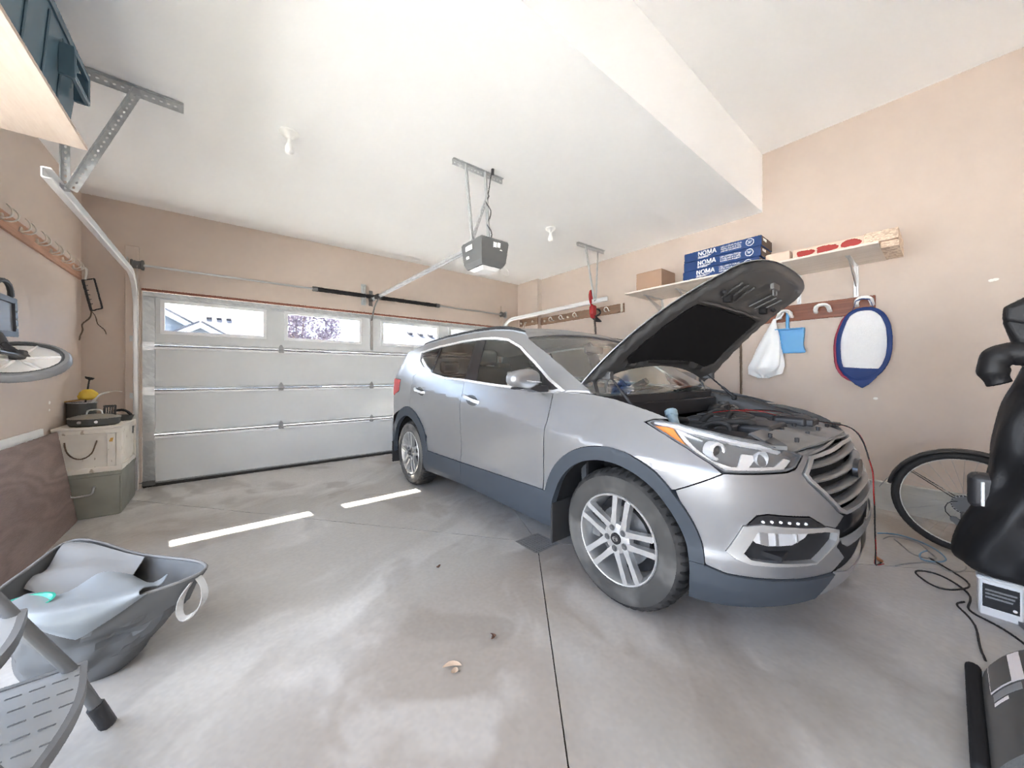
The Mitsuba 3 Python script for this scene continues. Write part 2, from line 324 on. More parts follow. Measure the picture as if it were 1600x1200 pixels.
part(D, 'bottom_seal', cbox(DX0+.006, DX1-.006, YF-.012, YF+.05, -.002, .033, .008), 'rubber')
part(D, 'bottom_rail', cbox(DX0+.006, DX1-.006, YF-.004, YF+.02, .03, .05, .003), 'mid_grey_plastic')
# painted timber posts, header strip
mat('red_brown', pr((.23, .085, .055), .6))
struct('trim', cbox(DX0-.115, DX0-.012, YD-.04, YD, .0, 2.575, .004), 'wall_paint', 'tan painted timber post left of the garage door')
struct('trim', cbox(DX1+.012, DX1+.115, YD-.04, YD, .0, 2.545, .004), 'wall_paint', 'tan painted timber post right of the garage door')
struct('trim', box(DX0-.0, DX1, YD-.006, YD+.02, 2.125, 2.15), 'red_brown', 'red-brown weather strip above the garage door')
# outside: eaves that shade the top of the panes, driveway, ground toned for bounce
mat('soffit', pr((.7, .7, .68), .7)); mat('driveway', pr((.40, .39, .37), .85))
struct('trim', box(XL-.5, XR+.5, YD+.17, YD+.60, 2.36, 2.5), 'soffit', 'white eave outside above the garage door')
struct('ground', box(-60, 60, YD+.16, 90, -.3, -.04), 'driveway', 'pale concrete driveway and street outside')
mat('bounce_ground', pr((.78, .775, .76), .85))  # unseen ground, pale so that sunlight bounces onto the ceiling
struct('ground', box(-60, XL-.15, -60, YD+.16, -.3, -.04), 'bounce_ground', 'unseen ground outside the left wall, made pale to bounce light onto the ceiling')
struct('ground', box(XL-.15, 60, -60, YB-.15, -.3, -.04), 'bounce_ground', 'unseen ground behind the garage, made pale to bounce light')
mat('bounce_damper', pr((.14, .13, .10), .95))  # for an unseen strip added to even out the ceiling bounce
struct('ground', box(XL-2.4, XL-.16, -12, YD+.1, -.2, -.03), 'bounce_damper', 'dark strip added unseen outside the left wall to cut the bounced light')
# ================================================================ the car: one smooth skin, addressed by (u, z); u = distance along the flank (= y for .85 < u < 4.15)
XC, YN, YT = 2.495, .85, 4.15
def sstep(a, b, x): t = np.clip((x-a)/(b-a), 0, 1); return t*t*(3-2*t)
_lo = PchipInterpolator([.10, .20, .26, .33, .45, .52, .60, .72, .84, .93, .97], [.80, .86, .895, .914, .914, .909, .914, .926, .939, .944, .942])
_nose = PchipInterpolator([.15, .25, .35, .5, .62, .72, .80, .88, .96, 1.10], [.36, .30, .272, .257, .268, .292, .325, .37, .45, .62])
_tail = PchipInterpolator([.2, .32, .5, .7, .8, 1.0, 1.15, 1.3, 1.5, 1.62], [4.60, 4.72, 4.75, 4.74, 4.70, 4.68, 4.64, 4.54, 4.36, 4.25])
def zcrease(Y): return .95+.112*(np.clip(Y, .5, 4.4)-2.2)
def zbelt(Y): return 1.105+.04*np.clip(Y-1.7, 0, 3)
def halfw(Y, z):
    """Half width of the body at y, z (before the rounding of nose and tail)."""
    zc, zb = zcrease(Y), zbelt(Y)
    low = _lo(np.clip(z-(zc-.95)*sstep(.30, .75, z), .1, .95))
    lean = .26+.28*sstep(2.05, 1.1, Y)
    up = .944-lean*(z-zc)-.10*np.clip(z-zc, 0, 1)**2*sstep(2.05, 1.2, Y)
    w = np.where(z < zc, low, up)
    wb = .944-lean*(zb-zc)
    g = wb-.32*(z-zb)-.22*np.clip(z-zb, 0, 1)**2
    w = np.where(z > zb, g, w)
    w = w-.10*np.clip((Y-3.2)/1.2, 0, 2)**2*np.clip((z-.75)/.6, 0, 1)-.03*np.clip((Y-3.4), 0, 1)**2
    w = w-.085*np.clip((2.0-Y)/.65, 0, 1.3)**2*np.clip((z-1.1)/.25, 0, 1)
    return w
NEXP = 2.4
def skin(uv, off=0., side=1):
    """(n,2) array of (u, z) -> points; off = offset along the outward normal; side -1 = the far flank."""
    uv = np.atleast_2d(np.asarray(uv, float))
    P = _skin0(uv)
    if np.any(off): P = P+np.asarray(off).reshape(-1, 1)*skin_n(uv)
    if side < 0: P = P.copy(); P[:, 0] = 2*XC-P[:, 0]
    return P
def _round(q, n):
    ph = q*PI/2; c, s = np.cos(ph), np.sin(ph); r = (np.abs(c)**n+np.abs(s)**n)**(-1/n); return r*s, r*c
def _skin0(uv):
    u, z = uv[:, 0], uv[:, 1]
    Y = np.clip(u, YN, YT); w = halfw(Y, z)
    q = np.clip((u-(YN-1.15))/1.15, 0, 1); sx, cy = _round(q, NEXP)
    y = np.where(u < YN, YN-(YN-_nose(np.clip(z, .15, 1.1)))*cy, Y); w = np.where(u < YN, w*sx, w)
    q2 = np.clip((YT+1.15-u)/1.15, 0, 1); sx2, cy2 = _round(q2, 2.7)
    y = np.where(u > YT, YT+(_tail(np.clip(z, .2, 1.62))-YT)*cy2, y); w = np.where(u > YT, w*sx2, w)
    return np.stack([XC-w, y, z], 1)
def skin_n(uv):
    e = 2e-3; a = _skin0(uv+[e, 0])-_skin0(uv-[e, 0]); b = _skin0(uv+[0, e])-_skin0(uv-[0, e])
    n = np.cross(b, a); n /= np.linalg.norm(n, axis=1, keepdims=True)+1e-12
    s = np.sign(n[:, :1]*(-1)); n = np.where((n[:, 1:2] > 0) & (uv[:, :1] < YN-.6), -n, n)
    return np.where((uv[:, :1] >= YN-.6) & (n[:, :1] > 0), -n, n)
def grid_cells(poly, step):
    """Triangulates a polygon along a square grid -> (points, triangles)."""
    if not poly.is_valid: poly = poly.buffer(0)
    x0, y0, x1, y1 = poly.bounds; prep = shapely.prepared.prep(poly); pts, tri, idx = [], [], {}
    def vid(p):
        k = (round(p[0]*2e5), round(p[1]*2e5))
        if k not in idx: idx[k] = len(pts); pts.append(p)
        return idx[k]
    for i in range(int(math.floor(x0/step)), int(math.ceil(x1/step))):
        for j in range(int(math.floor(y0/step)), int(math.ceil(y1/step))):
            a, b, c, d = i*step, j*step, (i+1)*step, (j+1)*step
            cell = sbox(a, b, c, d)
            if not prep.intersects(cell): continue
            if prep.contains(cell):
                q = [vid(p) for p in ((a, b), (c, b), (c, d), (a, d))]; tri += [(q[0], q[1], q[2]), (q[0], q[2], q[3])]; continue
            g = poly.intersection(cell)
            for h in getattr(g, 'geoms', [g]):
                if h.geom_type != 'Polygon' or h.area < 1e-10: continue
                h = shapely.geometry.polygon.orient(h); co = list(h.exterior.coords)[:-1]
                if not h.interiors and len(co) < 9 and h.convex_hull.area-h.area < 1e-12:
                    q = [vid(p) for p in co]; tri += [(q[0], q[k], q[k+1]) for k in range(1, len(q)-1)]
                else:
                    vv, ff = trimesh.creation.triangulate_polygon(h, engine='earcut'); q = [vid(tuple(p)) for p in vv]; tri += [(q[t[0]], q[t[1]], q[t[2]]) for t in ff]
    return np.array(pts), np.array([t for t in tri if len(set(t)) == 3])
def patch(poly, fn, step=.025, t=.004, nrm=None, off=0., fillet=True):
    """A panel: polygon in parameter space laid on the surface fn(uv, off), with a wall of depth t round its border. Returns (v, f, n)."""
    Vs, Fs, Ns, base = [], [], [], 0
    for g in getattr(poly, 'geoms', [poly]):
        if g.is_empty or g.area < 1e-7: continue
        p, f = grid_cells(g, step)
        P, N = fn(p, off), nrm(p)
        a, b, c = P[f[:, 0]], P[f[:, 1]], P[f[:, 2]]; fl = (np.cross(b-a, c-a)*N[f[:, 0]]).sum(1) < 0
        f = np.where(fl[:, None], f[:, ::-1], f)
        Vs.append(P); Ns.append(N); Fs.append(f+base); base += len(P)
        if t:
            for ring in [g.exterior, *g.interiors]:
                r = shapely.segmentize(ring, step*.8); q = np.array(r.coords); q0 = fn(q, off); q1 = fn(q, off-t); L = len(q)
                A, B, C, Dd = q0[:-1], q0[1:], q1[1:], q1[:-1]; n = np.cross(B-A, Dd-A); n /= np.linalg.norm(n, axis=1, keepdims=True)+1e-12
                if Polygon(q).exterior.is_ccw == bool(fl.mean() > .5): n = n
                k = len(A); o = base+np.arange(k)
                Vs += [A, B, C, Dd]; Ns += [n]*4
                Fs += [np.stack([o, o+k, o+2*k], 1), np.stack([o, o+2*k, o+3*k], 1)]; base += 4*k
    if not Vs: raise ValueError(f'empty patch {poly.wkt[:300]}')
    return np.vstack(Vs), np.vstack(Fs), np.vstack(Ns)
def nply(vfn, m, flipx=None):
    v, f, n = vfn
    if flipx is not None: v = v*[-1, 1, 1]+[2*flipx, 0, 0]; n = n*[-1, 1, 1]; f = f[:, ::-1]
    return {'type': 'ply', 'filename': meshkit.write_ply((v, f), False, normals=n), 'face_normals': False, 'bsdf': {'type': 'ref', 'id': 'mat_'+m}}
def spatch(poly, **k): return patch(poly, lambda q, o: skin(q, o), nrm=skin_n, **k)
mat('car_paint', pr((.35, .352, .358), .33, .72, clearcoat=.8, clearcoat_gloss=.93))
mat('car_cladding', pr((.042, .050, .060), .55, spec=.35))
mat('car_under', pr((.085, .085, .084), .36, .3, clearcoat=.4))  # darkened body paint: shade of the bonnet underside put into the colour
mat('insulation', pr((.010, .010, .011), .95, spec=.2))
mat('tyre_rubber', pr(proc(lambda p, n, uv: mix((.020, .0195, .019), (.05, .047, .044), smoothstep(.4, .75, fbm(p.y*14, p.z*14, p.x*14, 3)))), .8, spec=.25))
mat('tyre_dusty', pr(proc(lambda p, n, uv: mix((.06, .058, .054), (.14, .133, .122), smoothstep(.3, .7, fbm(p.y*7, p.z*7, p.x*7, 4)))), .85, spec=.2))
mat('alloy', pr((.62, .615, .60), .34, .75))
mat('glass_clear', {'type': 'thindielectric', 'int_ior': 1.5, 'specular_transmittance': rgb(.82, .90, .87)}, False)
mat('glass_dark', {'type': 'thindielectric', 'int_ior': 1.5, 'specular_transmittance': rgb(.20, .215, .22)}, False)
mat('glass_lens', {'type': 'thindielectric', 'int_ior': 1.5}, False)
mat('amber', pr((.80, .22, .03), .2, clearcoat=1.))
mat('red_lens', pr((.45, .03, .03), .15, clearcoat=1.))
mat('seat_grey', pr((.15, .15, .146), .75))
mat('lamp_grey', pr((.12, .125, .13), .35, .2)); mat('grille_grey', pr((.33, .33, .325), .32, .7)); mat('led_white', pr((.9, .9, .9), .2))
mat('reflector', pr((.86, .87, .88), .22, .55))
CAR = thing('car', 'silver-grey SUV parked nose out with its bonnet raised', 'car')
A_FO, A_FI = aff.scale(Point(1.122, .36).buffer(1, 48), .507, .474), aff.scale(Point(1.118, .335).buffer(1, 48), .437, .430)
A_RO, A_RI = aff.scale(Point(3.80, .37).buffer(1, 48), .500, .495), aff.scale(Point(3.81, .335).buffer(1, 48), .430, .425)
below = lambda z: sbox(-1, 0, 6, z)
G1 = [(2.613, 1.166), (2.607, 1.03), (2.636, .809), (2.66, .515), (2.645, .42), (2.625, .25)]
G2 = [(1.600, 1.099), (1.585, .93), (1.628, .554), (1.655, .25)]
G3 = [(3.655, 1.165), (3.637, 1.12), (3.725, .90), (3.70, .78)]
CH = [(3.653, 1.364), (3.70, 1.474), (3.288, 1.513), (2.863, 1.538), (2.564, 1.541), (2.376, 1.530), (2.196, 1.502), (2.01, 1.43), (1.818, 1.309), (1.65, 1.19), (1.517, 1.117), (1.601, 1.099), (1.816, 1.109), (2.165, 1.128), (2.45, 1.148), (2.624, 1.163), (2.956, 1.178), (3.232, 1.218), (3.5, 1.291)]
chP = Polygon(CH).buffer(.012).buffer(-.012)
HEAD = Polygon([(.957, .975), (.92, .992), (.753, .987), (.525, .962), (.287, .922), (.144, .873), (.112, .855), (.175, .813), (.218, .803), (.488, .802), (.552, .831), (.683, .885), (.861, .933)])
GR = [(-.3, .872), (.064, .847), (.142, .789), (.133, .757), (.019, .619), (-.022, .596), (-.3, .585)]
GRP = Polygon(GR); GRX = Polygon([(-.6, .872), *GR[1:-1], (-.6, .585)])
FOGO = Polygon([(.530, .472), (.455, .588), (.383, .600), (.10, .566), (.05, .545), (.06, .50), (.171, .424), (.364, .428), (.433, .431), (.490, .446)])
FOGI = Polygon([(.463, .474), (.405, .570), (.132, .553), (.06, .535), (.075, .502), (.169, .432), (.365, .443), (.434, .449)])
LED = Polygon([(.445, .588), (.395, .634), (.352, .640), (.183, .620), (.110, .566), (.284, .592), (.383, .601)])
gap = lambda p: p.buffer(-.0028, join_style=2)
panels = []
def side_part(name, poly, m, label=None, both=True, parent=None, **k):
    v = spatch(poly, **k); a = part(parent or CAR, name, nply(v, m), m, label=label)
    if both: part(parent if parent else CAR, name, nply(v, m, XC), m, label=label)
    return a
fend = Polygon([*G2[:3], (1.642, .466), (1.50, .466), (1.35, .6), (.743, .699), (.496, .797), (.552, .833), (.683, .887), (.861, .936), (.962, .977), (.92, .994), (.834, 1.0), (.938, 1.029), (1.071, 1.059), (1.174, 1.081), (1.314, 1.10), (1.45, 1.108)]).difference(A_FO)
side_part('front_wing', gap(fend), 'car_paint', 'silver front wing with the dark arch below it')
fd = Polygon([*G1[:4], (2.655, .463), (1.642, .478), *G2[:3][::-1], (1.816, 1.109), (2.165, 1.128), (2.45, 1.148)])
fdoor = side_part('front_door', gap(fd), 'car_paint')
rd = Polygon([*G1[:4], (2.655, .463), (3.33, .455), (3.33, .60), (3.70, .78), *G3[::-1][1:], (3.655, 1.20), (3.50, 1.291), (3.232, 1.218), (2.956, 1.178)]).difference(A_RO)
rdoor = side_part('rear_door', gap(rd), 'car_paint')
TAIL = Polygon([(4.05, 1.165), (4.10, 1.03), (4.34, .97), (4.75, .99), (4.72, 1.14), (4.40, 1.18)])
quart = Polygon([(3.655, 1.205), (3.655, 1.165), (3.637, 1.12), (3.725, .90), (3.70, .78), (4.1, .80), (4.36, .72), (5.3, .74), (5.3, 1.25), (4.62, 1.25), (4.3, 1.50), (3.811, 1.53), (3.72, 1.48), (3.60, 1.36), (3.49, 1.288)]).difference(A_RO).difference(TAIL).difference(chP)
side_part('rear_quarter', gap(quart), 'car_paint')
side_part('tail_lamp', TAIL.buffer(-.003), 'red_lens', 'red tail lamp', off=.004)
side_part('rear_bumper', Polygon([(4.36, .715), (5.3, .735), (5.3, .34), (4.33, .34)]).difference(A_RO), 'car_paint')
side_part('rear_cladding', Polygon([(4.30, .345), (5.3, .345), (5.3, .26), (4.26, .25)]).difference(A_RI), 'car_cladding', off=.006)
frame = Polygon([(1.314, 1.102), (1.382, 1.142), (1.468, 1.192), (1.617, 1.284), (1.778, 1.382), (1.971, 1.489), (2.028, 1.528), (2.205, 1.568), (2.427, 1.594), (2.76, 1.60), (3.179, 1.585), (3.811, 1.535), (3.72, 1.47), (3.66, 1.364), (3.5, 1.285), (3.232, 1.20), (2.624, 1.15), (1.601, 1.097), (1.45, 1.106)]).difference(chP)
side_part('window_pillar_frame', frame, 'car_paint')
side_part('window_trim', chP.difference(chP.buffer(-.017)), 'reflector', 'chrome strip round the side windows', off=.007, t=.012, step=.04)
gl = chP.buffer(-.012)
BP = Polygon([(2.665, 1.60), (2.61, 1.1), (2.43, 1.1), (2.53, 1.60)])
SAIL = Polygon([(1.40, 1.05), (1.40, 1.3), (1.76, 1.30), (1.715, 1.163), (1.63, 1.05)])
QD = Polygon([(3.235, 1.6), (3.24, 1.1), (3.27, 1.1), (3.262, 1.6)])
side_part('pillar_cover', gl.intersection(BP), 'gloss_black', off=-.002)
side_part('sail_panel', gl.intersection(SAIL), 'black_plastic', off=0.)
side_part('pillar_cover', gl.intersection(QD), 'gloss_black', off=-.002)
rest = gl.difference(BP).difference(SAIL).difference(QD)
for g in rest.geoms:
    side_part('side_window', g, 'glass_clear' if g.centroid.x < 2.5 else 'glass_dark', t=0, off=-.008)
# mirrored flanks share these; front bumper, lamps, grille
clad_top = [(.613, .396), (.522, .376), (.366, .370), (.226, .363), (.06, .355)]
bump_ = Polygon([(.743, .699), (.496, .797), (.488, .799), (.218, .800), (.172, .810), (.105, .856), (.064, .852), (.150, .789), (.140, .755), (.024, .613), (-.018, .588), (-.3, .576), (-.3, .50), (.02, .50), (.05, .47), (-.02, .40), (.06, .357), *clad_top[::-1][1:]]).difference(A_FO)
bump_ = bump_.difference(FOGO).difference(LED)
# the bumper's lower brace sits inside; a dark band crosses under the grille
BAND = Polygon([(-.3, .575), (-.018, .587), (.06, .545), (.04, .505), (-.3, .500)])
side_part('front_bumper', gap(bump_.difference(BAND.buffer(.002))), 'car_paint', step=.02)
side_part('number_plate_band', BAND.buffer(-.002), 'gloss_black', off=-.012)
side_part('lower_grille', Polygon([(-.3, .500), (.03, .500), (.05, .47), (-.02, .40), (.05, .355), (-.06, .318), (-.3, .305)]), 'matte_black', off=-.02)
side_part('bumper_brace', Polygon([(-.3, .455), (-.02, .452), (.02, .474), (.035, .502), (-.3, .497)]), 'car_paint', off=.004, step=.02)
side_part('skid_strip', Polygon([(-.3, .318), (-.06, .325), (.055, .36), (.13, .262), (-.02, .262), (-.3, .255)]), 'car_paint', off=.006, step=.02)
side_part('front_cladding', Polygon([*clad_top, (.14, .262), (.341, .252), (.473, .240), (.588, .230), (.69, .228)]).union(A_FO.intersection(sbox(.5, .228, .9, .398))).difference(A_FI), 'car_cladding', off=.013, step=.02, t=.03)
side_part('wheel_arch_trim', A_FO.difference(A_FI).intersection(unary_union([sbox(.4, .40, 1.1, 1), sbox(1, .30, 2, 1)])), 'car_cladding', off=.013, t=.045)
side_part('wheel_arch_trim', A_RO.difference(A_RI).intersection(sbox(3, .30, 4.6, 1)), 'car_cladding', off=.013, t=.045)
sill = Polygon([(1.50, .30), (1.60, .262), (2.667, .282), (3.373, .245), (3.40, .30), (3.36, .456), (2.653, .462), (1.66, .480), (1.58, .474)]).difference(A_FI).difference(A_RI)
for g in (sill.intersection(sbox(0, 0, 2.633, 1)), sill.intersection(sbox(2.637, 0, 6, 1))):
    side_part('sill_cladding', g, 'car_cladding', off=.012, t=.04)
# fog lamps
fog = side_part('fog_surround', FOGO.difference(FOGI), 'alloy', 'satin silver fog lamp surround', off=.010, t=.03, step=.02)
side_part('fog_recess', FOGI, 'matte_black', off=-.016, t=.0, step=.02)
FL = Polygon([(.425, .530), (.390, .566), (.187, .556), (.21, .533), (.267, .506), (.367, .504), (.410, .515)])
side_part('fog_lamp', FL, 'reflector', 'clear fog lamp', off=-.008, t=.02, step=.015)
for a, b in ((.395, .36), (.335, .32), (.25, .24)): side_part('fog_lamp_rib', FL.intersection(sbox(b, 0, a, 1)).buffer(-.002), 'steel', off=-.003, t=.005)
side_part('lamp_strip', LED.buffer(-.002), 'gloss_black', 'dark strip with a row of small lamps', off=.002, step=.02)
for k in range(6):
    u = .378-.034*k; side_part('small_lamp', Point(u, .614-.009*abs(k-1.5)*.3-.002*k).buffer(.0055), 'led_white', off=.006)
# headlamp: bowl, bright strips, projector, clear cover
hl = side_part('headlamp', HEAD.buffer(-.002).difference(HEAD.buffer(-.009)), 'lamp_grey', off=.003, t=.036, step=.02)
side_part('headlamp_bowl', HEAD.buffer(-.004), 'lamp_grey', off=-.034, t=0)
AMB = Polygon([(.945, .972), (.80, .967), (.72, .922), (.630, .868), (.69, .887), (.86, .935)])
side_part('indicator', AMB.buffer(-.003), 'amber', 'amber indicator', off=-.010, t=.03, step=.02)
strip = Polygon([(.94, .985), (.753, .979), (.525, .954), (.287, .914), (.20, .884), (.20, .876), (.287, .902), (.525, .938), (.753, .965), (.90, .974)])
side_part('headlamp_strip', strip, 'reflector', off=-.012, t=.02, step=.02)
lowstrip = Polygon([(.785, .965), (.745, .962), (.62, .888), (.535, .848), (.45, .828), (.22, .826), (.20, .812), (.46, .808), (.535, .830), (.615, .866), (.71, .918)])
side_part('headlamp_strip', lowstrip, 'reflector', off=-.018, t=.02, step=.02)
side_part('headlamp_strip', Polygon([(.775, .962), (.70, .955), (.58, .928), (.70, .942)]), 'reflector', off=-.02, t=.02)
side_part('headlamp_fin', Polygon([(.42, .825), (.385, .880), (.335, .875), (.335, .855), (.375, .822)]), 'reflector', off=-.022, t=.02)
side_part('headlamp_fin', Polygon([(.25, .824), (.185, .856), (.155, .845), (.20, .820)]), 'reflector', off=-.022, t=.02)
for s in (1, -1):
    c = skin([[.515, .893]], -.03, s)[0]; d = unit(V(-.35*s, -.93, 0))
    pj = part(CAR, 'headlamp_projector', lathe([(.026, .012), (.032, .018), (.040, .016), (.042, 0), (.040, -.03), (.0, -.03)], 28, c, d), 'reflector', 30)
    part(pj, 'projector_lens', lathe([(0, .012), (.012, .010), (.022, .004), (.026, -.004)], 24, c, d), 'gloss_black', True)
    c = skin([[.30, .865]], -.03, s)[0]
    part(CAR, 'headlamp_bowl', lathe([(.034, .016), (.030, .0), (.018, -.018), (.0, -.022)], 24, c, d), 'reflector', True)
side_part('headlamp_cover', HEAD.buffer(-.004), 'glass_lens', off=.001, t=0)
# grille: recess, frame, five curved bars, badge
side_part('grille_mesh', GRP, 'matte_black', off=-.075, t=0)
side_part('grille_frame', GRX.buffer(.002).difference(GRX.buffer(-.013)).intersection(sbox(-.3, 0, 1, 1)), 'alloy', off=.008, t=.03, step=.02)
for z in (.818, .762, .707, .652):
    seg = GRP.buffer(-.01).intersection(LineString([(-.3, z), (.5, z)])); u1 = seg.bounds[2]
    us = np.linspace(-.3, u1, 26); h = [(-.004, .0085), (.012, .004), (.014, -.001), (.004, -.0085), (-.02, -.011), (-.024, .0)]
    half = skin(np.stack([us, np.full(26, z)], 1), -.022); P = np.vstack([half[::-1], (half*[-1, 1, 1]+[2*XC, 0, 0])[1:]])
    part(CAR, 'grille_bar', sweep(P, [(-a*1.2, b*.98) for a, b in h]), 'grille_grey', 35)
eb = Polygon(np.stack([.078*np.cos(np.linspace(0, 2*PI, 40)), .041*np.sin(np.linspace(0, 2*PI, 40))], 1))
yb = float(skin([[-.29, .742]])[0, 1])
part(CAR, 'badge', ext(eb.buffer(.004), .02, (XC, yb-.0, .742), (1, 0, 0), (0, 0, 1)), 'gloss_black')
hH = unary_union([Polygon([(-.048, -.024), (-.034, -.024), (-.018, .026), (-.036, .024)]), Polygon([(.034, -.026), (.05, -.022), (.046, .022), (.030, .026)]), LineString([(-.03, -.003), (0, .006), (.036, .002)]).buffer(.007)])
part(CAR, 'badge_emblem', ext(unary_union([eb.difference(eb.buffer(-.013)), hH.intersection(eb)]), .008, (XC, yb-.0, .742), (1, 0, 0), (0, 0, 1)), 'reflector')
# dark inner body behind the gaps, wheel wells, floor
inner = Polygon([(-.3, .27), (1.6, .28), (3.4, .27), (5.3, .30), (5.3, 1.2), (4.4, 1.16), (3.6, 1.16), (2.6, 1.14), (1.6, 1.085), (1.3, 1.08), (.94, 1.0), (.8, .96), (.53, .93), (.3, .9), (.1, .84), (-.3, .86)]).difference(A_FI.buffer(.01)).difference(A_RI.buffer(.01)).difference(HEAD.buffer(.01)).difference(GRP)
side_part('inner_body', inner, 'matte_black', off=-.035, t=0, step=.05)
for s in (1, -1):
    for cy_, cz_ in ((1.118, .335), (3.81, .335)):
        a = np.linspace(-.25, PI+.25, 26); ring = np.stack([0*a, cy_-.45*np.cos(a), cz_+.445*np.sin(a)], 1)
        x1 = XC-s*.60; x0 = XC-s*(.908-.05*sstep(.98, .70, ring[:, 1])); r0 = ring.copy(); r0[:, 0] = x0
        g = np.stack([r0, ring+[x1, 0, 0]], 1)
        cap = cat([grid_mesh(g), grid_mesh(np.stack([ring+[x1, 0, 0], ring*[1, 0, 0]+[x1, cy_, .2]], 1))])
        part(CAR, 'wheel_well', cap, 'matte_black', 30)
part(CAR, 'underbody', [cbox(XC-.80, XC+.80, 1.60, 3.32, .24, .30, .02), cbox(XC-.55, XC+.55, .60, 4.55, .26, .34, .03), cbox(XC-.60, XC+.60, .45, .66, .26, .30, .02), cbox(XC-.75, XC+.75, 4.28, 4.6, .26, .34, .02)], 'matte_black')
# roof, windscreen, tailgate glass
def coons(b, t, l, r, nu=20, nv=20):
    u, v = np.meshgrid(np.linspace(0, 1, nu), np.linspace(0, 1, nv), indexing='ij'); u, v = u[..., None], v[..., None]
    f = lambda c, s: np.stack([np.interp(s[..., 0], np.linspace(0, 1, len(c)), np.asarray(c)[:, k]) for k in range(3)], -1)
    B, Tt, L, R = f(b, u), f(t, u), f(l, v), f(r, v); b, t = np.asarray(b, float), np.asarray(t, float)
    return (1-v)*B+v*Tt+(1-u)*L+u*R-((1-u)*(1-v)*b[0]+u*(1-v)*b[-1]+(1-u)*v*t[0]+u*v*t[-1])
M2 = lambda c: np.asarray(c)*[-1, 1, 1]+[2*XC, 0, 0]
apR = skin(np.array([(1.314, 1.100), (1.382, 1.140), (1.468, 1.190), (1.617, 1.282), (1.778, 1.380), (1.971, 1.487)]))
tt = np.linspace(-1, 1, 21)
bot = np.stack([XC+tt*(XC-apR[0, 0]), apR[0, 1]-.02*(1-tt**2), apR[0, 2]-.012*(1-tt**2)], 1)
top = np.stack([XC+tt*(XC-apR[-1, 0]), apR[-1, 1]+.02*(1-tt**2), apR[-1, 2]+.062*(1-tt**2)], 1)
ws = coons(bot, top, apR, M2(apR)); mid = np.sin(np.linspace(0, PI, 20))
wm = grid_mesh(ws); part(CAR, 'windscreen', wm, 'glass_clear', True)
reR = skin(np.array([(1.971, 1.487), (2.028, 1.528), (2.205, 1.568), (2.427, 1.594), (2.76, 1.60), (3.179, 1.585), (3.60, 1.555), (4.05, 1.50)]))
rb = top; rt = np.stack([XC+tt*(XC-reR[-1, 0]), reR[-1, 1]+.16*(1-tt**4), reR[-1, 2]+.05*(1-tt**2)], 1)
rf = coons(rb, rt, reR, M2(reR), 24, 24)
part(CAR, 'roof', thicken(grid_mesh(rf, True), .012), 'car_paint', 40)
tgR = skin(np.array([(4.05, 1.50), (4.20, 1.40), (4.45, 1.28)]))
tgb = np.stack([XC+tt*(XC-tgR[-1, 0]), tgR[-1, 1]+.28*(1-tt**2), tgR[-1, 2]*np.ones(21)], 1)
part(CAR, 'rear_window', grid_mesh(coons(rt, tgb, tgR, M2(tgR))), 'glass_dark', True)
part(CAR, 'roof_lining', grid_mesh(rf-[0, 0, .025]), 'seat_grey', True)
sp = cbox(XC-.60, XC+.60, 4.20, 4.34, 1.505, 1.53, .01); part(CAR, 'rear_spoiler', sp, 'car_paint')
for s in (1, -1):
    q = np.array([(2.05, 1.535), (2.25, 1.585), (2.7, 1.612), (3.2, 1.597), (3.75, 1.55)]); P = skin(q, .004, s)+[s*.025, 0, .012]
    P = smoothpath(P, 24); part(CAR, 'roof_rail', tube(P, np.r_[.006, [.013]*22, .006], 8), 'black_plastic', True)
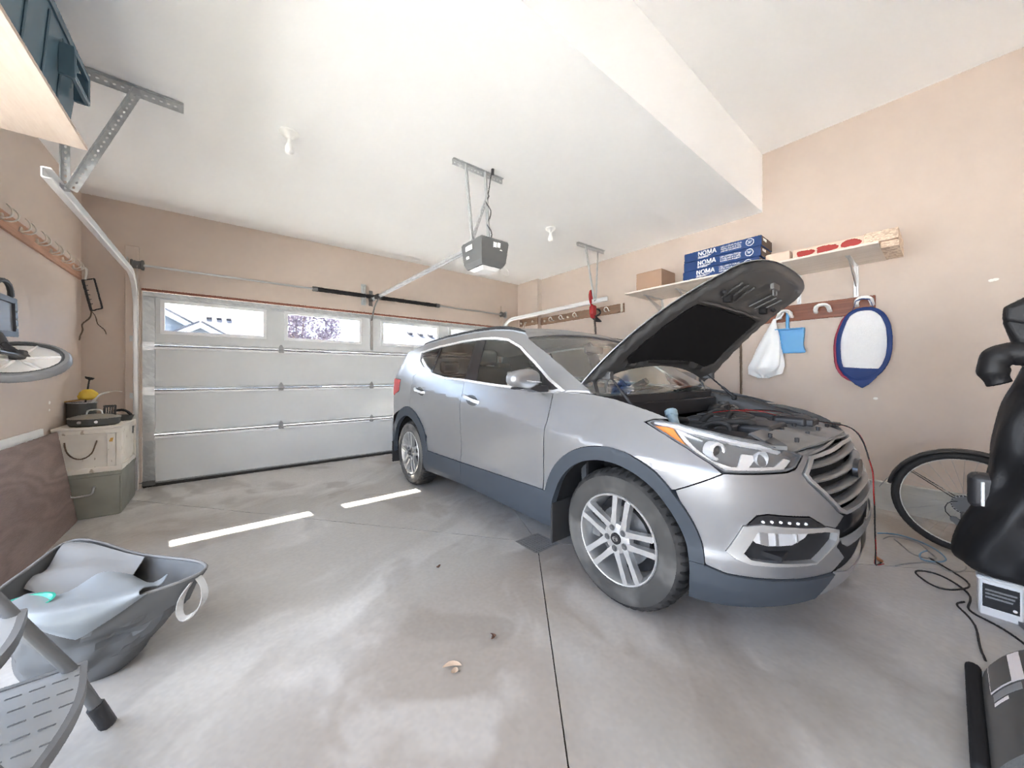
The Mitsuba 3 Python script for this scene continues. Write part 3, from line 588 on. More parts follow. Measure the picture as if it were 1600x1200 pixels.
# wheels
def make_wheel(cx, cyy, cz, s, ang):
    ax = V(-s, 0, 0); o = V(cx, cyy, cz)
    prof = [(.222, -.205), (.25, -.222), (.30, -.228), (.335, -.215), (.352, -.19), (.358, -.15), (.360, -.112), (.358, -.07), (.352, -.035), (.335, -.012), (.31, .002), (.285, .007), (.262, .006), (.247, .003), (.238, -.004), (.229, -.012)]
    m = lathe(prof, 200, (0, 0, 0), (0, 0, 1)); v = m.vertices.copy(); r = np.hypot(v[:, 0], v[:, 1]); a = np.arctan2(v[:, 1], v[:, 0])
    gr = ((np.round((a % (2*PI))/(2*PI)*200).astype(int) % 4) == 0)&(r > .343)
    v[gr, :2] *= (1-.011/r[gr])[:, None]
    cen = (r > .355)&(np.abs(v[:, 2]+.112) < .02); v[cen, :2] *= .985
    m.vertices = v
    F = np.array([unit(np.cross(V(0, 0, 1), ax)), V(0, 0, 1), ax]).T                   # local x = horizontal, y = up, z = outward
    def put(me): me = me.copy(); M = np.eye(4); M[:3, :3] = F; M[:3, 3] = o; me.apply_transform(M); return me
    sw = np.array([(.31, .002), (.285, .007), (.262, .006), (.247, .003), (.238, -.004), (.229, -.012)])+[0, .0012]
    W = part(CAR, 'wheel', put(lathe([(.229, -.012), (.233, -.004), (.229, .002), (.222, .0), (.214, -.02), (.208, -.06), (.203, -.19), (.222, -.205)], 56)), 'alloy', 40)
    part(W, 'tyre', put(m), 'tyre_rubber', 32)
    part(W, 'sidewall', put(lathe([(.322, -.0035), *sw], 72)), 'tyre_dusty', 40)
    fr = 1 if s > 0 else -1
    for k in range(5):
        t = math.radians(ang+72*k); d = V(math.sin(t)*(-1)*(-1), math.cos(t)); e = V(-d[1], d[0])
        ms = []
        for w in (-1, 1):
            pts = [(.05, w*.012), (.05, w*.047), (.13, w*.046), (.216, w*.052), (.222, w*.030), (.213, w*.022), (.13, w*.020)]
            g = Polygon([tuple(d*a+e*b) for a, b in pts]).buffer(.004).buffer(-.004)
            q = ext(g, .032, (0, 0, -.040)); z = q.vertices[:, 2] > -.02; rr = np.hypot(q.vertices[:, 0], q.vertices[:, 1])
            q.vertices[z, 2] += .012*np.clip((rr[z]-.06)/.16, 0, 1); ms.append(q)
        part(W, 'spoke', put(cat(ms)), 'alloy')
        t2 = math.radians(ang+36+72*k); d2 = V(math.sin(t2), math.cos(t2))*.056
        part(W, 'lug_nut', put(cat([cyl((*d2, -.03), (*d2, .002), .0105, 6), cyl((*d2, -.012), (*d2, -.0065), .017, 14)])), 'dark_steel')
    part(W, 'hub', put(lathe([(0, -.006), (.06, -.008), (.075, -.014), (.08, -.045), (0, -.05)], 32)), 'alloy', 40)
    part(W, 'centre_cap', put(lathe([(0, .004), (.026, .003), (.0295, -.002), (.0295, -.012)], 28)), 'gloss_black', 40)
    e2 = Polygon(np.stack([.017*np.cos(np.linspace(0, 2*PI, 24)), .0115*np.sin(np.linspace(0, 2*PI, 24))], 1))
    part(W, 'cap_emblem', put(ext(unary_union([e2.difference(e2.buffer(-.0028)), aff.scale(hH, .24, .28, origin=(0, 0)).intersection(e2)]), .0015, (0, 0, .0032))), 'chrome')
    part(W, 'brake_disc', put(cat([lathe([(.07, -.075), (.150, -.075), (.150, -.098), (.07, -.098)], 40), lathe([(0, -.06), (.075, -.062), (.075, -.1)], 24)])), 'dark_steel', 30)
    part(W, 'dark_backing', put(lathe([(0, -.13), (.198, -.13), (.20, -.135)], 40)), 'matte_black')  # black disc added so the gaps between the spokes read dark
    part(W, 'brake_caliper', put(cbox(-.165*fr-.04, -.165*fr+.04, -.07, .07, -.13, -.058, .015)), 'dark_steel')
XW = 1.585
make_wheel(XW, 1.097, .356, 1, 10 if True else 0); make_wheel(XW, 3.757, .356, 1, 2)
make_wheel(2*XC-XW, 1.097, .356, -1, 20); make_wheel(2*XC-XW, 3.757, .356, -1, 40)
# mud flaps
for s in (1, -1):
    for y in (1.555, 4.245):
        part(CAR, 'mud_flap', cbox(XC-s*.925, XC-s*.70, y-.012, y+.004, .17, .42, .004), 'rubber')
# door mirrors and handles
for s in (1, -1):
    S = lambda me: me if s > 0 else mirx(me, XC)
    sph = trimesh.creation.icosphere(subdivisions=3); v = sph.vertices.copy(); v = np.sign(v)*np.abs(v)**.72; v *= [.135, .070, .060]
    v[:, 2] *= 1-.22*np.clip(-v[:, 0]/.135, -.2, 1); v[:, 1] += .18*(v[:, 0]+.02); v = v*[1, 1, 1]+[1.436, 1.655, 1.190]
    sph.vertices = v
    mr = part(CAR, 'door_mirror', S(sph), 'car_paint', True)
    part(mr, 'mirror_base', S(cat([trimesh.convex.convex_hull(np.vstack([cbox(1.53, 1.60, 1.60, 1.72, 1.105, 1.15).vertices, cbox(1.46, 1.55, 1.62, 1.70, 1.125, 1.15).vertices])), cbox(1.36, 1.53, 1.625, 1.695, 1.126, 1.140, .005)])), 'gloss_black')
    part(mr, 'mirror_glass', S(place(cbox(-.10, .10, -.045, .045, -.003, .003, .002), (1.45, 1.730, 1.19), (1, .18, 0), (0, 0, 1), (-.18, 1, 0))), 'chrome')
    part(mr, 'mirror_trim', S(tube(np.array([(1.36, 1.59, 1.185), (1.42, 1.583, 1.178), (1.50, 1.588, 1.172), (1.545, 1.61, 1.168)]), .0035, 6)), 'chrome', True)
for dk, (u0, z0, u1, z1) in ((fdoor, (2.575, 1.040, 2.335, .995)), (rdoor, (3.53, 1.075, 3.30, 1.04))):
    for s in (1, -1):
        uv = np.stack([np.linspace(u0, u1, 13), np.linspace(z0, z1, 13)], 1)
        P = skin(uv, np.r_[.002, .02, .028, [.032]*7, .028, .02, .002], s)
        part(dk, 'door_handle', sweep(P, [(-.006, -.012), (.006, -.013), (.009, 0), (.006, .013), (-.006, .012)]), 'reflector', 50)
        part(dk, 'handle_recess_shade', nply(spatch(aff.rotate(aff.scale(Point((u0+u1)/2-.01, (z0+z1)/2-.008).buffer(1, 12), .088, .040), 11), off=.0015, t=0), 'car_under', None if s > 0 else XC), 'car_under')  # flat ellipse in darker paint stands in for the recess shade
# seats, dashboard, steering wheel
for x in (XC-.37, XC+.37):
    st = part(CAR, 'front_seat', [rbox(x-.25, x+.25, 2.35, 2.88, .55, .75, .07), place(rbox(-.25, .25, -.07, .07, 0, .60, .06), (x, 2.86, .72), (1, 0, 0), (0, .97, -.24), (0, .24, .97))], 'seat_grey', 40)
    part(st, 'head_rest', rbox(x-.13, x+.13, 3.0, 3.1, 1.32, 1.48, .045), 'seat_grey', 40)
part(CAR, 'rear_seat', [rbox(XC-.62, XC+.62, 3.20, 3.7, .55, .78, .07), rbox(XC-.62, XC+.62, 3.66, 3.82, .72, 1.22, .06)]+[rbox(x-.12, x+.12, 3.72, 3.82, 1.24, 1.38, .04) for x in (XC-.4, XC, XC+.4)], 'seat_grey', 40)
part(CAR, 'dashboard', [rbox(XC-.72, XC+.72, 1.42, 1.80, .85, 1.07, .06), rbox(XC+.18, XC+.56, 1.55, 1.85, .98, 1.115, .05), cbox(XC-.75, XC+.75, 1.40, 1.46, .3, 1.03)], 'dark_grey_plastic', 40)
a = np.linspace(0, 2*PI, 33)[:-1]; F = np.array([V(1, 0, 0), unit(V(0, .45, .9)), unit(V(0, .9, -.45))])
c0 = V(XC+.37, 1.93, 1.03)
wheelS = part(CAR, 'steering_wheel', [tube(c0+.185*(np.cos(a)[:, None]*F[0]+np.sin(a)[:, None]*F[1]), .015, 8, closed=True), tube([c0-.17*F[0], c0, c0+.17*F[0]], .016, 8), tube([c0, c0-.17*F[1]], .016, 8), cyl(c0-.02*F[2], c0+.03*F[2], .06, 18), cyl(c0, c0-.3*F[2], .03, 10)], 'dark_grey_plastic', 40)
part(CAR, 'cabin_floor', [box(XC-.78, XC+.78, 1.63, 3.28, .36, .42), box(XC-.80, XC-.78, 1.63, 3.28, .4, 1.08), box(XC+.78, XC+.80, 1.63, 3.28, .4, 1.08), rbox(XC-.12, XC+.12, 1.7, 2.9, .4, .80, .05)], 'seat_grey')
part(CAR, 'rear_view_mirror', [rbox(XC-.12, XC+.12, 1.93, 1.96, 1.40, 1.465, .014), cyl((XC, 1.95, 1.45), (XC, 1.99, 1.50), .012)], 'black_plastic', 40)
# ---- open bonnet
HY, HZ, HA, HL, HD, HP, HC, HWR, HWF, HRC = 1.42, 1.191, .80, 1.045, .185, 2.566, .04, .842, .563, .131
def hood_pt(q, off=0.):
    """q (n,2): x to the right of the centre line, v forward from the hinge, as closed; raised about the hinge."""
    q = np.atleast_2d(q); x, v = q[:, 0], q[:, 1]
    h = -HD*np.clip(v/HL, 0, 2)**HP-HC*(x/.75)**2-off
    return np.stack([XC+x, HY-(v*math.cos(HA)-h*math.sin(HA)), HZ+v*math.sin(HA)+h*math.cos(HA)], 1)
def hood_n(q):
    e = 1e-3; a = hood_pt(q+[e, 0])-hood_pt(q-[e, 0]); b = hood_pt(q+[0, e])-hood_pt(q-[0, e]); n = np.cross(a, b); n /= np.linalg.norm(n, axis=1, keepdims=True); return np.where(n[:, 2:] < 0, -n, n)
a_ = np.linspace(0, 1, 24); ph_ = np.linspace(0, PI/2, 24)[1:]
hs = np.vstack([np.stack([HWR+(HWF-HWR)*a_**1.5, a_*(HL-.16)], 1), np.stack([HWF*np.cos(ph_)**.75, HL-.16+.16*np.sin(ph_)**.9], 1)])
xr = np.linspace(-HWR, HWR, 30)[1:-1]
HOOD = Polygon(np.vstack([hs, (hs*[-1, 1])[::-1][1:], np.stack([xr, HRC*(1-(xr/HWR)**2)], 1)])).buffer(0)
hb = part(CAR, 'bonnet', nply(patch(HOOD, hood_pt, .05, .006, hood_n), 'car_paint'), 'car_paint', label='raised bonnet with an underside painted dark for shade and black insulation')
PADP = Polygon([(-.53, .20), (-.30, .235), (.30, .235), (.53, .20), (.60, .24), (.50, .60), (.46, .66), (-.46, .66), (-.50, .60), (-.60, .24)]).buffer(.02)
under = HOOD.buffer(-.003)
def under_off(q):
    """Depth of the pressed inner panel below the outer skin."""
    d = np.array([shapely.distance(PADP, Point(*p)) for p in q]); e = np.array([shapely.distance(under.exterior, Point(*p)) for p in q])
    fr = 1.15*sstep(.68, .74, q[:, 1])*sstep(.98, .9, q[:, 1])*sstep(.50, .42, np.abs(q[:, 0])) if len(q) else 0
    return .008+.032*sstep(.0, .05, e)*sstep(-.01, .03, d)-.010*fr*sstep(.25, .1, np.abs(np.abs(q[:, 0])-.22))
def pt_under(q, off=0.): q = np.atleast_2d(q); o = under_off(q)-off; return hood_pt(q, o)
def n_under(q):
    e = 4e-3; a = pt_under(q+[e, 0])-pt_under(q-[e, 0]); b = pt_under(q+[0, e])-pt_under(q-[0, e]); n = np.cross(a, b); n /= np.linalg.norm(n, axis=1, keepdims=True); return np.where(n[:, 2:] > 0, -n, n)
part(hb, 'inner_frame', nply(patch(under, pt_under, .035, 0, n_under), 'car_under'), 'car_under')
part(hb, 'insulation_pad', nply(patch(PADP.buffer(-.004), lambda q, o: hood_pt(q, .034+.008*sstep(0, .06, np.array([PADP.exterior.distance(Point(*p)) for p in np.atleast_2d(q)]))+.003*meshkit.fbm(np.c_[np.atleast_2d(q)*9, np.zeros(len(np.atleast_2d(q)))], 3)-o), .04, -.012, lambda q: -hood_n(q)), 'insulation'), 'insulation', label='black insulation pad')
edge = [(x*.93, .665) for x in np.linspace(-.52, .52, 12)]
part(hb, 'cross_rib', tube(hood_pt(np.array([(x, .705) for x in np.linspace(-.54, .54, 14)]), .034), .010, 8), 'car_under', True)
for s in (-1, 1):
    part(hb, 'side_rib', tube(hood_pt(np.array([(s*.66, .12), (s*.655, .3), (s*.60, .5), (s*.545, .68)]), .028), .012, 8), 'car_under', True)
    for k in range(3):
        x = s*(.12+.10*k); P = hood_pt(np.array([(x, .76), (x+s*.02, .82), (x+s*.03, .88)]), .036); part(hb, 'stiffener', tube(P, .008, 6), 'car_under', True)
    part(hb, 'rubber_stop', cyl(hood_pt([(s*.42, .80)], .035)[0], hood_pt([(s*.42, .80)], .06)[0], .012, 10), 'black_plastic')
    part(hb, 'bracket', cbox(*[v for c in zip(hood_pt([(s*.30, .77)], .055)[0]-.02, hood_pt([(s*.30, .77)], .055)[0]+.02) for v in c]), 'matte_black')
lc = hood_pt([(0, .93)], .05)[0]; part(hb, 'latch', [cbox(lc[0]-.05, lc[0]+.05, lc[1]-.012, lc[1]+.012, lc[2]-.02, lc[2]+.02, .004), tube([lc+[-.03, 0, -.01], lc+[-.03, 0, -.05], lc+[.03, 0, -.05], lc+[.03, 0, -.01]], .005, 6)], 'dark_steel')
for s in (-1, 1):
    h0, h1 = V(XC+s*.745, 1.335, 1.075), hood_pt([(s*.72, .10)], .03)[0]
    hp = smoothpath([h0, h0+[0, .01, .05], (h0+h1)/2+[0, .05, .03], h1], 12)
    part(CAR, 'bonnet_hinge', [sweep(hp, [(-.004, -.016), (.004, -.016), (.004, .016), (-.004, .016)], up=(1, 0, .01)), cbox(h1[0]-.02, h1[0]+.02, h1[1]-.05, h1[1]+.03, h1[2]-.03, h1[2]+.02, .004)], 'car_under')
    q0, q1 = V(XC+s*.735, 1.10, 1.035), hood_pt([(s*.70, .11)], .04)[0]; m = q0+(q1-q0)*.45
    part(CAR, 'gas_strut', [cyl(q0, m, .011, 10), cyl(m, q1, .006, 8), cbox(q0[0]-.015, q0[0]+.015, q0[1]-.015, q0[1]+.015, q0[2]-.02, q0[2]+.01)], 'black_plastic', 40)
# ---- engine bay
part(CAR, 'bay_floor', [box(XC-.76, XC+.76, .42, 1.40, .46, .48), box(XC-.76, XC+.76, 1.395, 1.41, .46, 1.06)], 'matte_black')
for s in (-1, 1):
    k = np.array([(1.45, 1.095), (1.314, 1.085), (1.174, 1.066), (1.071, 1.044), (.938, 1.014), (.80, .975), (.6, .945), (.45, .92)])
    E0 = skin(k, -.012, -s); E1 = E0-[s*.055, 0, .012]; E1[:, 0] = np.where(s > 0, np.minimum(E1[:, 0], XC+.76), np.maximum(E1[:, 0], XC-.76)); E2 = E1-[s*.015, 0, .035]; E3 = E2*[1, 1, 0]+[-s*.02, 0, .80]
    part(CAR, 'inner_wing', thicken(grid_mesh(np.stack([E0, E1, E2, E3], 1), s > 0), .004), 'car_under', 40)
    part(CAR, 'strut_tower', lathe([(.0, .02), (.035, .02), (.04, 0), (.075, -.005), (.10, -.02), (.12, -.07), (.13, -.30)], 24, (XC+s*.60, 1.13, .985)), 'car_under', 40)
part(CAR, 'cowl', [cbox(XC-.77, XC+.77, 1.30, 1.42, 1.045, 1.075, .01), cbox(XC-.77, XC+.77, 1.285, 1.31, 1.02, 1.085, .006), cbox(XC-.74, XC+.74, 1.24, 1.31, .92, 1.035, .01)], 'black_plastic')
for x, l, ang in ((XC-.42, .62, .10), (XC+.30, .58, .12)):
    p0 = V(x, 1.36, 1.09); P = np.array([p0, p0+[l*.5, .035, .03], p0+[l, .06, .028]])
    part(CAR, 'wiper', [tube(P, .007, 6), sweep(P+[0, .01, .0], [(-.003, -.012), (.003, -.012), (.003, .004), (-.003, .004)]), cyl(p0-[0, 0, .03], p0+[0, 0, .012], .015, 10)], 'black_plastic')
mat('engine_plastic', pr((.055, .056, .056), .42)); mat('tank_plastic', pr((.32, .42, .46), .45)); mat('panel_plastic', pr((.16, .16, .155), .28, .1, clearcoat=.5))
part(CAR, 'engine_cover', [rbox(XC-.33, XC+.30, .74, 1.12, .84, .935, .03), rbox(XC-.26, XC+.22, .80, 1.04, .92, .955, .016)]+[rbox(XC-.24+.12*k, XC-.17+.12*k, .82, 1.02, .94, .962, .01) for k in range(4)], 'engine_plastic', 40)
part(CAR, 'engine_block', [rbox(XC-.42, XC+.36, .66, 1.16, .5, .86, .03), cyl((XC-.45, .70, .80), (XC+.40, .70, .80), .04, 12), cyl((XC-.50, .9, .72), (XC-.36, .9, .72), .09, 18)], 'dark_steel', 40)
part(CAR, 'air_filter_box', [rbox(XC+.34, XC+.62, .72, 1.02, .62, .93, .03), rbox(XC+.36, XC+.60, .74, 1.0, .92, .955, .012), tube(smoothpath([(XC+.45, .73, .90), (XC+.42, .62, .92), (XC+.30, .55, .915)], 10), .045, 12)], 'engine_plastic', 40)
part(CAR, 'battery', [cbox(XC+.38, XC+.63, 1.03, 1.20, .70, .90, .01), cbox(XC+.37, XC+.64, 1.02, 1.21, .89, .93, .006)], 'black_plastic')
for x in (.43, .58): part(CAR, 'battery_terminal', cyl((XC+x, 1.10, .92), (XC+x, 1.10, .955), .015, 10), 'steel')
part(CAR, 'fuse_box', [rbox(XC-.62, XC-.44, .58, .84, .74, .925, .02), cbox(XC-.625, XC-.435, .575, .845, .90, .912)], 'black_plastic', 40)
wt = part(CAR, 'coolant_tank', [rbox(XC-.665, XC-.50, .86, 1.03, .70, .915, .03), tube(smoothpath([(XC-.58, .93, .90), (XC-.57, .95, .945), (XC-.54, .98, .985)], 8), .026, 12)], 'tank_plastic', 40, label='pale blue-grey coolant tank')
part(wt, 'filler_cap', cyl((XC-.54, .98, .98), (XC-.525, .995, 1.008), .034, 16), 'tank_plastic', 30)
# slam panel over the radiator and the glossy cover in front of it
us = np.linspace(-1, 1, 41)
rows = []
for f in np.linspace(0, 1, 9):
    x = XC+us*(.50+.05*f); edge_y = np.interp(np.abs(us), [0, .5, 1], [.355, .375, .45]); y = edge_y+(.60-edge_y)*f
    z = .905-.045*(us**2)*(1-f)+.03*f+.012*np.sin(us*9)*np.sin(f*PI)**2+.008*np.cos(us*17+f*5)*np.sin(f*PI); rows.append(np.stack([x, y, z], 1))
cv = part(CAR, 'radiator_cover', thicken(grid_mesh(np.array(rows), True), .012), 'panel_plastic', 60)
for u in (-.85, -.45, 0, .45, .85):
    for f in (.15, .8): part(cv, 'clip', cyl((XC+u*.5, .42+.16*f, .90), (XC+u*.5, .42+.16*f, .932+.012*f-.02*u*u), .009, 10), 'black_plastic')
part(CAR, 'grille_shell', sweep(np.vstack([(lambda h: np.vstack([h[::-1], (h*[-1, 1, 1]+[2*XC, 0, 0])[1:]]))(skin(np.stack([np.linspace(-.3, .10, 22), np.linspace(.888, .855, 22)], 1), -.015))]), [(-.022, -.006), (.012, -.006), (.016, 0), (.010, .009), (-.022, .009)]), 'car_paint', 40)
part(CAR, 'air_duct', [rbox(XC+.02, XC+.20, .50, .66, .915, .975, .022), rbox(XC+.04, XC+.18, .47, .53, .925, .965, .01), rbox(XC-.36, XC-.06, .56, .72, .89, .955, .025)], 'black_plastic', 40)
part(CAR, 'crossmember', [cbox(XC-.62, XC+.62, .585, .63, .885, .915, .006), place(cbox(-.13, .10, -.03, .03, -.012, .012), (XC-.50, .52, .895), (.9, .45, 0), (-.45, .9, 0), (0, 0, 1)), place(cbox(-.10, .13, -.03, .03, -.012, .012), (XC+.50, .52, .895), (.9, -.45, 0), (.45, .9, 0), (0, 0, 1))], 'car_under')
rr = np.random.RandomState(3)
for k in range(9):
    x0 = XC+rr.uniform(-.55, .5); y0 = rr.uniform(.62, 1.15); P = [(x0, y0, .86), (x0+rr.uniform(-.12, .12), y0+rr.uniform(-.1, .1), .97-rr.uniform(0, .03)), (x0+rr.uniform(-.3, .3), y0+rr.uniform(-.15, .15), .95), (x0+rr.uniform(-.35, .35), np.clip(y0+rr.uniform(-.25, .25), .6, 1.2), .84)]
    part(CAR, 'engine_hose', tube(smoothpath(P, 18), rr.uniform(.008, .018), 8), 'rubber' if k % 3 else 'engine_plastic', True)
# ================================================================ garage door tracks, torsion bar, opener, lamps
def strap(p0, p1, w=.032, face=(0, 1, 0), holes=True, legx=.028):
    """Perforated steel angle from p0 to p1; the pierced leg lies across `face`."""
    p0, p1 = V(*p0), V(*p1); L = np.linalg.norm(p1-p0); z = unit(p1-p0); f = unit(V(*face)-z*(V(*face)@z)); s = np.cross(z, f)
    P = sbox(-w/2, 0, w/2, L)
    if holes:
        P = P.difference(unary_union([aff.scale(Point(0, y).buffer(.0055, 3), 1, 1.5) for y in np.arange(.02, L-.01, .034)]))
    m = ext(P, .0025); m2 = box(-w/2, -w/2+.0025, 0, L, 0, legx)
    return place(cat([m, m2]), p0, s, z, np.cross(s, z))
def track(x, label, s):
    t = thing('garage_door_track', label, 'door track')
    prof = [(-.026, -.02), (.026, -.02), (.030, -.012), (.030, .016), (.022, .020), (.022, .016), (.024, -.008), (.02, -.014), (-.02, -.014), (-.024, -.008), (-.024, .016), (-.022, .02), (-.030, .016), (-.030, -.012)]
    yv = YF-.045; R = .36; zc = 1.90
    a = np.linspace(0, PI/2*.955, 16); cur = np.stack([a*0+x, yv-R+R*np.cos(a), zc+R*np.sin(a)], 1)
    part(t, 'vertical_rail', sweep(np.array([(x, yv, .0), (x, yv, 1.0), (x, yv, zc)]), prof, up=(s, 0, 0)), 'track_steel', 40)
    part(t, 'curved_rail', sweep(cur, prof, up=(s, 0, 0)), 'track_steel', 40)
    hz = np.array([cur[-1], (x, 4.0, 2.272), (x, 3.0, 2.285)])
    part(t, 'horizontal_rail', sweep(hz, prof, up=(s, 0, 0)), 'track_steel', 40)
    for z in (.35, 1.0, 1.6): part(t, 'wall_bracket', [box(x-.03*s-.015, x-.03*s+.015, YD-.045, yv+.0, z-.03, z+.03)], 'galvanised')
    return t
tL = track(DX0-.035, 'steel door track beside the left wall, rising to a perforated ceiling hanger', 1)
part(tL, 'ceiling_angle', strap((-.72, 3.215, ZC-.035), (-.218, 3.24, ZC-.035), .06, (0, -1, 0)), 'galvanised')
part(tL, 'hanger_strap', strap((-.715, 3.20, 2.27), (-.715, 3.20, ZC-.02), .034, (0, -1, 0)), 'galvanised')
part(tL, 'diagonal_strap', strap((-.69, 3.19, 2.28), (-.43, 3.225, ZC-.03), .045, (0, -1, 0)), 'galvanised')
tR = track(DX1+.035, 'steel door track on the right, above the car roof, hung from the ceiling', -1)
part(tR, 'ceiling_angle', strap((3.713, 3.185, ZC-.03), (4.29, 3.165, ZC-.03), .05, (0, -1, 0)), 'galvanised')
part(tR, 'hanger_strap', strap((4.15, 3.20, 2.29), (4.17, 3.18, ZC-.02), .034, (0, -1, 0), legx=.02), 'galvanised')
part(tR, 'diagonal_strap', strap((4.13, 3.21, 2.28), (3.90, 3.18, ZC-.02), .045, (0, -1, 0), legx=.02), 'galvanised')
tb = thing('torsion_bar', 'torsion shaft with a black sleeved spring above the garage door', 'door spring')
YT_ = YD-.085
part(tb, 'shaft', cyl((DX0-.09, YT_, 2.375), (DX1+.09, YT_, 2.375), .0127, 12), 'steel', 40)
sx = np.linspace(.935, 2.745, 24); part(tb, 'spring', tube(np.stack([sx, sx*0+YT_, 2.375+.0*sx], 1), .029+.0012*np.sin(np.arange(24)*2.2), 12), 'matte_black', 40)
for x in (.935, 2.745): part(tb, 'winding_cone', cyl((x-.03, YT_, 2.375), (x+.03, YT_, 2.375), .033, 14), 'dark_steel', 40)
for x, s in ((DX0-.015, 1), (DX1+.015, -1)):
    part(tb, 'cable_drum', lathe([(0, -.05), (.046, -.05), (.05, -.04), (.04, -.03), (.04, .02), (.052, .03), (.052, .045), (0, .045)], 20, (x, YT_, 2.375), (s, 0, 0)), 'dark_steel', 40)
    part(tb, 'bearing_plate', box(x-s*.075-.003, x-s*.075+.003, YT_-.03, YD-.03, 2.31, 2.44), 'galvanised')
    part(tb, 'lift_cable', cyl((x, YT_-.045+.01, 2.36), (x, YF-.05, .08), .0022, 6), 'steel')
part(tb, 'centre_plate', [box(1.58, 1.588, YT_-.02, YD, 2.30, 2.52), box(1.55, 1.62, YD-.004, YD, 2.25, 2.56)], 'galvanised')
mat('opener_grey', pr((.12, .125, .125), .4))
op = thing('garage_door_opener', 'dark grey garage door opener hanging from the ceiling on steel straps', 'garage door opener')
lo = [(1.585, 2.33), (1.785, 2.33), (1.785, 2.56), (1.585, 2.56)]; hi = [(1.555, 2.295), (1.825, 2.295), (1.825, 2.60), (1.555, 2.60)]
part(op, 'power_head', trimesh.convex.convex_hull([(x, y, 2.10) for x, y in lo]+[(x, y, 2.14) for x, y in [(1.568, 2.312), (1.808, 2.312), (1.808, 2.58), (1.568, 2.58)]]+[(x, y, 2.30) for x, y in hi]+[(x*.96+.067, y*.96+.098, 2.315) for x, y in hi]), 'opener_grey')
part(op, 'lamp_lens', trimesh.convex.convex_hull([(x, y, 2.098) for x, y in [(1.60, 2.345), (1.775, 2.345), (1.775, 2.545), (1.60, 2.545)]]+[(x, y, 2.075) for x, y in [(1.625, 2.375), (1.75, 2.375), (1.75, 2.515), (1.625, 2.515)]]), 'white_plastic', label='white lamp lens under the motor')
def on_face(x0, z0, face):   # stickers on the two faces seen
    return None
fx = lambda y, z: 1.585-.03*(z-2.10)/.2
lbl = part(op, 'label', [place(box(0, .10, 0, .038, 0, .001), (1.553-.003, 2.52, 2.235), (0, -1, 0), (-.14, 0, 1), (-1, 0, -.14)), place(box(0, .045, 0, .022, 0, .001), (1.566-.003, 2.53, 2.175), (0, -1, 0), (-.14, 0, 1), (-1, 0, -.14))], 'paper_white')
part(op, 'label', [place(box(0, a, 0, b, 0, .001), (x, 2.295-.0035+(2.3-z)*.17, z), (1, 0, 0), (0, -.17, 1), (0, -1, -.17)) for x, z, a, b in ((1.67, 2.245, .035, .04), (1.71, 2.25, .03, .038), (1.668, 2.20, .02, .03), (1.70, 2.185, .025, .045), (1.74, 2.19, .022, .05))], 'paper_white')
lf = text('Craft', .014, V(1.5475, 2.512, 2.247), (0, -1, 0), (-.14, 0, 1)) if False else None
part(op, 'rail', [cbox(1.667, 1.708, 2.58, 5.34, 2.325, 2.352, .003), box(1.684, 1.691, 2.60, 5.32, 2.308, 2.326)], 'galvanised')
part(op, 'rail_bracket', [cbox(1.655, 1.72, 5.30, YD, 2.32, 2.36, .004), box(1.66, 1.715, YD-.006, YD, 2.25, 2.48)], 'dark_steel')
part(op, 'trolley', cbox(1.65, 1.725, 5.02, 5.16, 2.305, 2.36, .006), 'black_plastic')
part(op, 'door_arm', [cyl((1.69, 5.09, 2.31), (1.69, 5.29, 2.20), .012, 8), cyl((1.69, 5.27, 2.21), (1.70, YF-.03, 2.04), .012, 8)], 'dark_steel')
part(op, 'ceiling_angle', strap((1.478, 2.62, ZC-.026), (1.995, 2.61, ZC-.026), .048, (0, -1, 0)), 'galvanised')
part(op, 'hanger_strap', strap((1.625, 2.53, 2.31), (1.60, 2.60, ZC-.02), .03, (0, -1, 0), legx=.02), 'galvanised')
part(op, 'hanger_strap', strap((1.785, 2.52, 2.31), (1.80, 2.60, ZC-.02), .034, (0, -1, 0), legx=.03), 'galvanised')
part(op, 'diagonal_strap', strap((1.63, 2.535, 2.38), (1.79, 2.58, 2.75), .03, (0, -1, 0), legx=.016), 'galvanised')
tt_ = np.linspace(0, 1, 60); hel = np.stack([1.79+.017*np.cos(tt_*22)*(tt_ > .3)+.045*np.clip(1-tt_/.3, 0, 1), 2.585-.045*tt_+.022*np.sin(tt_*22)*(tt_ > .3)-.03, 3.0-.68*tt_], 1)
part(op, 'power_cord', [tube(hel, .0045, 6), cyl((1.835, 2.535, 2.99), (1.835, 2.535, 3.034), .014, 8)], 'black_plastic', 40)
part(op, 'pull_cord', tube(smoothpath([(1.80, 2.35, 2.13), (1.845, 2.335, 2.10), (1.86, 2.33, 2.06), (1.83, 2.33, 2.045), (1.80, 2.34, 2.06)], 16), .0018, 5), 'white_plastic')
mat('bulb_glass', pr((.86, .86, .84), .15, clearcoat=1.))
for x, y, zc_, l in ((.372, 3.11, ZC, 'bare white bulb in a round ceiling lampholder left of the door opener'), (3.128, 3.10, ZC, 'bare white bulb in a round ceiling lampholder between the opener and the right wall')):
    lp = thing('ceiling_lampholder', l, 'lamp', 'bare bulbs on the ceiling')
    part(lp, 'base', lathe([(0, 0), (.062, 0), (.066, -.006), (.062, -.016), (.040, -.030), (.026, -.048), (.022, -.055), (0, -.055)][::-1], 28, (x, y, zc_)), 'white_plastic', 40)
    bk_ = part(lp, 'bulb', lathe([(.0, -.165), (.014, -.163), (.026, -.153), (.031, -.138), (.029, -.118), (.020, -.092), (.014, -.075), (.014, -.055)], 20, (x, y, zc_)), 'bulb_glass', True)
